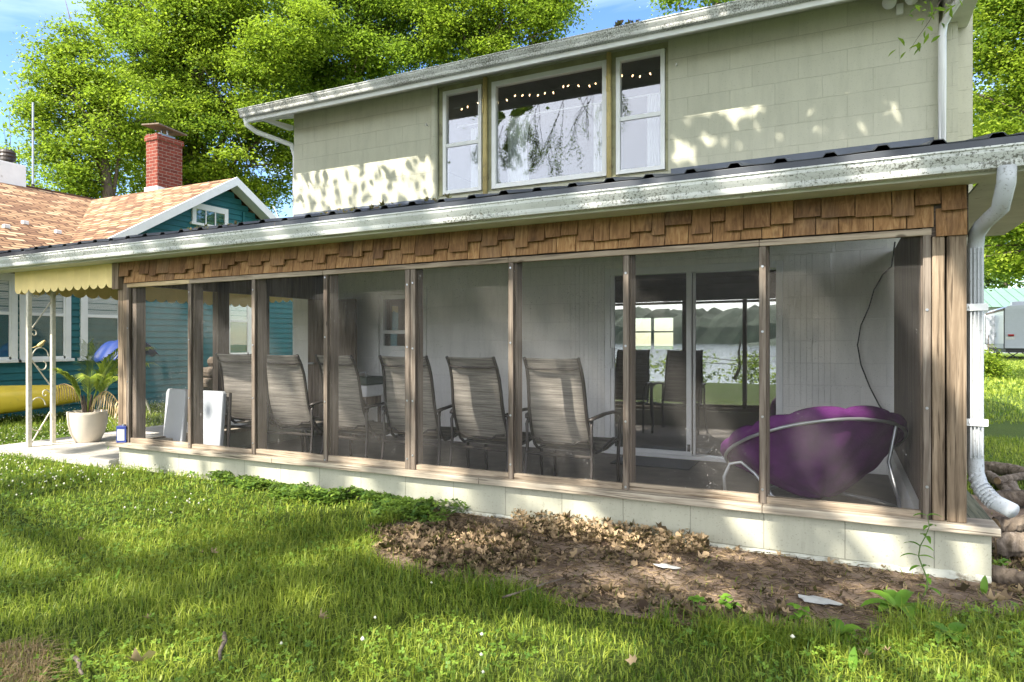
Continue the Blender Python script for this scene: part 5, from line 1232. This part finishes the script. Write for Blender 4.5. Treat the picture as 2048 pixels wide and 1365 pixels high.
discs(P, .022, RNG.uniform(.02, .085, len(P))*(.6+.6*np.clip(fnoise(P, 3, 8)+.5, 0, 1)), 'groundcover', 'ivy', 'dark creeping groundcover along the base wall', 'groundcover', tint_of(P, .5))
# clover flowers
P = scatter(9000, -12, 1.5, -3.4, 6, .9, 14); px, py, Z = pxpy(P); f = fnoise(P, 1.0, 15)
k = (((px < 420) & (py < 1050) & (f > -.4)) | ((px > 560) & (px < 1000) & (py > 1230) & (RNG.random(len(P)) < .08)) | (RNG.random(len(P)) < .006)) & ~ind(P); P = P[k]; n = len(P)
C = np.concatenate([P, RNG.uniform(.055, .10, (n, 1))], 1); s = RNG.uniform(.006, .010, n)[:, None]; ax_ = [np.array(v)*1.0 for v in ((1, 0, 0), (0, 1, 0), (-1, 0, 0), (0, -1, 0), (0, 0, 1), (0, 0, -1))]
V = np.stack([C+a*s*RNG.uniform(.8, 1.2, (n, 1)) for a in ax_], 1)
tagit(npmesh('clover_flowers', V, 6, [(0, 1, 4), (1, 2, 4), (2, 3, 4), (3, 0, 4), (1, 0, 5), (2, 1, 5), (3, 2, 5), (0, 3, 5)], 'flower', None, RNG.random(n)), 'white clover blossoms dotted through the lawn', 'clover flowers', kind='stuff')
# leaf litter
def litter(P, z, size):
    n = len(P); pts = np.concatenate([P, z[:, None]], 1); N = RNG.normal(size=(n, 3))*.55; N[:, 2] = 1; N /= np.linalg.norm(N, axis=1)[:, None]
    D = RNG.normal(size=(n, 3)); D -= N*(D*N).sum(1)[:, None]; D /= np.linalg.norm(D, axis=1)[:, None]; Rr = np.cross(D, N); s = (size*np.minimum(2.0, RNG.lognormal(-.35, .5, n)))[:, None]; cu = RNG.uniform(.1, .9, n)[:, None]*s
    def q(a, b, c): return pts+D*a*s+Rr*b*s+N*c*cu
    V = np.stack([q(-.5, 0, .5), q(-.3, .3, .4), q(-.05, .18, .05), q(.12, .42, .7), q(.25, .16, .1), q(.55, .05, .7), q(.25, -.18, .15), q(.1, -.4, .8), q(-.08, -.16, .05), q(-.32, -.27, .5), q(0, 0, -.1)], 1)
    return V, [(10, 0, 1, 2), (10, 2, 3, 4), (10, 4, 5, 6), (10, 6, 7, 8), (10, 8, 9, 0)]
Vs = []; Ts = []; 
P = scatter(46000, -3, 3, -1.5, .9, 1.2, 7); px, py, Z = pxpy(P); Q = np.stack([px, py], 1)
pile = [(1020, 1040), (1120, 1030), (1290, 1042), (1390, 1075), (1420, 1110), (1380, 1118), (1240, 1105), (1060, 1075)]; mid = [(740, 1062), (960, 1050), (1060, 1078), (1090, 1130), (1000, 1150), (860, 1140), (750, 1095)]
a = pin(Q, pile); b = pin(Q, mid); c = pin(Q, [(1060, 1180), (1260, 1180), (1420, 1205), (1740, 1265), (1560, 1275), (1200, 1220)]); d = ind(P)
k = (a & (RNG.random(len(P)) < .95)) | (b & (RNG.random(len(P)) < .62)) | (c & (RNG.random(len(P)) < .30)) | (d & (RNG.random(len(P)) < .025+.10*(fnoise(P, 4, 50) > .25))) | ((P[:, 0] > .72) & (P[:, 1] > -.5) & (P[:, 1] < .9) & (RNG.random(len(P)) < .35)); 
hz = np.where(a, RNG.uniform(.01, .085, len(P)), RNG.uniform(.008, .03, len(P)))[k]; tb = np.where(a, .68, .42)[k]; P = P[k]
V, Fs = litter(P, hz, .040); print('litter', len(P))
tagit(npmesh('leaf_litter', V, 11, Fs, 'litter', None, np.clip(tb-.12+RNG.normal(0, .33, len(P)), 0, 1)), 'dry brown leaves piled and scattered on the dirt by the base wall', 'dry leaves', kind='stuff')
# little twigs/needles/mulch
P = scatter(22000, -3, 3, -1.5, .6, 1.2, 7); P = P[ind(P)]; n = len(P); a = RNG.uniform(0, 6.28, n); ln = RNG.uniform(.008, .035, n); d = np.stack([np.cos(a)*ln, np.sin(a)*ln, RNG.normal(0, .003, n)], 1); r = np.stack([-np.sin(a), np.cos(a), np.zeros(n)], 1)*.0018
C = np.concatenate([P, RNG.uniform(.006, .014, (n, 1))], 1); V = np.stack([C-d-r, C+d-r, C+d+r, C-d+r, C+np.array([0, 0, .003])], 1)
tagit(npmesh('mulch', V, 5, [(0, 1, 4), (1, 2, 4), (2, 3, 4), (3, 0, 4)], 'litter', None, RNG.random(n)**2*.9), 'fine twigs and leaf crumbs over the bare dirt', 'mulch', kind='stuff')
# individual big leaves
bigs = [((1640, 1010), .0), ((1340, 1128), 0), ((1175, 1172), 0), ((1478, 1150), 0), ((1500, 1165), 0), ((160, 1095), 0), ((405, 1122), 0), ((425, 1120), 0), ((296, 1258), 0), ((280, 1345), 0), ((1265, 1345), 0), ((1730, 1335), 0), ((1775, 1325), 0), ((1215, 1130), 0), ((640, 1255), 0)]
labs = ['large orange-brown dry leaf just below the leaf pile', 'large curled tan leaf at the middle of the dirt, left of the pale scrap', 'brown leaf lying alone right of the pale centre scrap']
n_ = 0
for i, ((a, b), _) in enumerate(bigs):
    if b < 1050: continue
    g_ = PG(a, b); ing = not pin(np.array([[g_[0], g_[1]]]), DIRTPX)[0]
    V, Fs = litter(np.array([[g_[0], g_[1]]]), np.array([.045 if ing else .02]), .06 if i < 5 else .055)
    o = npmesh('dry_leaf', V, 11, Fs, 'litter', None, np.array([.55+.3*RNG.random()]))
    o.data.transform(Matrix.Translation((-g_[0], -g_[1], 0))); o.location = (g_[0], g_[1], 0)
    where = {1128: 'just left of the smaller pale scrap', 1172: 'at the middle of the grass edge', 1150: 'in the middle of the bare dirt', 1165: 'just right of another in the middle of the dirt', 1095: 'in the sunlit lawn at the far left', 1122: 'left one of a close pair in the lawn', 1120: 'right one of a close pair in the lawn', 1258: 'in the shaded lawn lower left', 1345: 'at the bottom edge '+('left of the grey stick' if a < 600 else 'right of centre'), 1335: 'in clover at the bottom right', 1325: 'beside another in the clover at the bottom right', 1130: 'below the big leaf pile', 1255: 'in the lawn below the dirt, right of the grey stick'}[b]
    lab = 'curled dry brown leaf '+where; grp = 'dry leaves lying singly on the ground'
    tagit(o, lab, 'dry leaf', grp)
# pale scraps
for (a, b, s, lab) in ((1335, 1140, .11, 'pale jagged paint scrap on the dirt below the leaf pile'), (1637, 1208, .15, 'larger pale jagged scrap lying at the grass edge on the right')):
    g_ = PG(a, b); m = MB(); rnd = random.Random(a); n = 14; vs = []
    for k in range(n): an = 2*math.pi*k/n; r = s*(.45+.25*rnd.random()); vs.append((g_[0]+r*math.cos(an), g_[1]+.5*r*math.sin(an), .014+.008*rnd.random()))
    m.add(vs+[(g_[0], g_[1], .022)], [(k, (k+1) % n, n) for k in range(n)]); tagit(m.build('paint_scrap', 'paper', solid=.003), lab, 'scrap')
# sticks on the lawn
for (p, q, r, lab) in (((448, 1290), (440, 1345), .009, 'grey stick lying in the foreground grass'), ((150, 1340), (165, 1375), .008, 'short stick near the bottom left corner'), ((1005, 1215), (1130, 1175), .005, 'thin pale bent twig at the edge of dirt and grass')):
    a = Vector(PG(*p)); b = Vector(PG(*q)); a.z = b.z = .045; m = MB(); m.tube([a, a.lerp(b, .35)+Vector((.012, 0, .006)), a.lerp(b, .7)+Vector((-.008, 0, 0)), b], [r, r, r*.8, r*.5], 7); tagit(m.build('stick', 'log', smooth=True), lab, 'stick')
# straw patch bottom left and stone
P = scatter(30000, -3.2, -2.0, -3.2, -2.2, .9, 4); px, py, Z = pxpy(P); k = (px < 90) & (py > 1300)&(px+(py-1300)*.0 < 90); P = P[k]
if len(P) > 10:
    V, Fs, tn = blades(P, .05*RNG.uniform(.4, 1.2, len(P)), .004*np.ones(len(P)), RNG.random(len(P)), 2.0); tagit(npmesh('straw', V, 5, Fs, 'palm_dead', None, tn), 'dry straw-coloured grass at the lower left corner', 'dry grass', kind='stuff')
# weeds
def bladeleaf(m, b, az, ln, w, rise, droop, tint, serr=0, n=9):
    pts = []; ws = []; d = Vector((math.cos(az), math.sin(az), rise)).normalized(); p = Vector(b)
    for i in range(n):
        u = i/(n-1); pts.append(p.copy()); ws.append(w*math.sin(math.pi*min(.97, .08+.9*u))**.8*(1+serr*(.5 if i % 2 else -.5))); d = (d+Vector((0, 0, -droop/n))).normalized(); p = p+d*ln/n
    m.ribbon(pts, ws, fold=.35, tint=tint)
def weed(name, px, py, lab, kind, h=.2, seed=0):
    rnd = random.Random(seed); g_ = Vector(PG(px, py)); t = thing(name, g_, lab, 'weed'); m = MB(); s = MB()
    if kind == 'tall':
        pts = [g_+Vector((.0+.02*math.sin(i*1.1), -.01*i, h*i/8)) for i in range(9)]; s.tube(pts, [.004-.0003*i for i in range(9)], 6)
        for i in range(1, 9):
            for q in range(2): bladeleaf(m, pts[i], i*2.4+q*3.0, rnd.uniform(.06, .10), .010, .5, 1.2, rnd.random())
    elif kind == 'dock':
        for k in range(8): az = k*.8+rnd.random()*.4; bladeleaf(m, g_+Vector((0, 0, .01)), az, h*rnd.uniform(.7, 1.2), .028, rnd.uniform(.5, 1.4), 1.4, rnd.uniform(.3, .9), .12, 12)
    elif kind == 'spear':
        bladeleaf(m, g_, 1.2, h, .016, 5, .3, .6); bladeleaf(m, g_, 4, h*.5, .012, 2, .6, .4)
    else:
        for k in range(3): s.tube([g_, g_+Vector((.02*k-.02, 0, h*.6))], .002, 5)
        for k in range(9): az = rnd.random()*6.28; bladeleaf(m, g_+Vector((rnd.uniform(-.02, .02), rnd.uniform(-.02, .02), h*rnd.uniform(.3, .8))), az, rnd.uniform(.03, .055), .018, .5, 1.0, rnd.uniform(.4, 1), .25)
    if s.v: s.build('stem', 'stem', t)
    m.build('leaves', 'weed', t, smooth=True)
weed('tall_weed', 1845, 1195, 'tall thin weed standing against the right end of the base wall', 'tall', .40, 1)
weed('dock_plant', 1795, 1225, 'broad-leaved dock weed at the edge of the dirt', 'dock', .19, 2)
weed('weed', 1455, 1225, 'small leafy seedling left of the larger pale scrap', 'seed', .09, 3)
weed('weed', 1600, 1262, 'leafy weed just below the larger pale scrap', 'seed', .12, 4)
weed('weed', 1680, 1275, 'low rosette weed right of the larger pale scrap', 'dock', .10, 5)
weed('weed', 1395, 1235, 'thin upright weed left of the small seedling', 'seed', .12, 6)
weed('weed', 1968, 1190, 'single upright leaf in front of the base wall corner', 'spear', .10, 7)
weed('weed', 1705, 1345, 'long pointed leaf standing in the lawn at the right', 'spear', .10, 8)
weed('weed', 1900, 1280, 'broad dock rosette low in the right grass', 'dock', .12, 9)
weed('weed', 395, 950, 'leafy weed growing against the left of the base wall', 'dock', .14, 10)
weed('weed', 325, 935, 'thin weed standing before the left end of the base wall', 'dock', .14, 11)
weed('weed', 212, 915, 'single grass-like weed at the slab edge', 'spear', .14, 12)
weed('weed', 233, 1168, 'pair of broad blades standing in the lawn at the left', 'spear', .09, 13)
weed('weed', 2005, 1140, 'tiny bright weed below the rough-barked log', 'seed', .06, 14)
# leaf debris on roof edges
for (x0d, x1d, zf, yd, lab, n, shr) in ((-3.4, -2.3, None, 0, 'dry leaves caught on the porch roof edge', 60, 1), (-5.0, -4.3, None, 0, 'dry twigs and leaves on the porch roof left of the windows', 30, 1)):
    P = np.stack([RNG.uniform(x0d, x1d, n), RNG.uniform(RY0, RY0+.14, n)], 1); z = pz(P[:, 1])+KS*(P[:, 0]-.6)+.012+RNG.uniform(0, .02, n)
    V, Fs = litter(P, z-.006, .032); tagit(npmesh('roof_leaves', V, 11, Fs, 'litter', None, RNG.random(n)*.45), lab, 'dry leaves', kind='stuff')
P = np.stack([RNG.uniform(-1.95+.0, -1.70, 40), RNG.uniform(2.13, 2.2, 40)], 1); V, Fs = litter(P, 4.18+RNG.uniform(0, .03, 40), .05); tagit(npmesh('roof_leaves', V, 11, Fs, 'litter', None, RNG.random(40)*.2), 'dark clump of leaves in the upper gutter', 'dry leaves', kind='stuff')
print('objects', len(bpy.data.objects), 'polys', sum(len(o.data.polygons) for o in bpy.data.objects if o.type == 'MESH'))
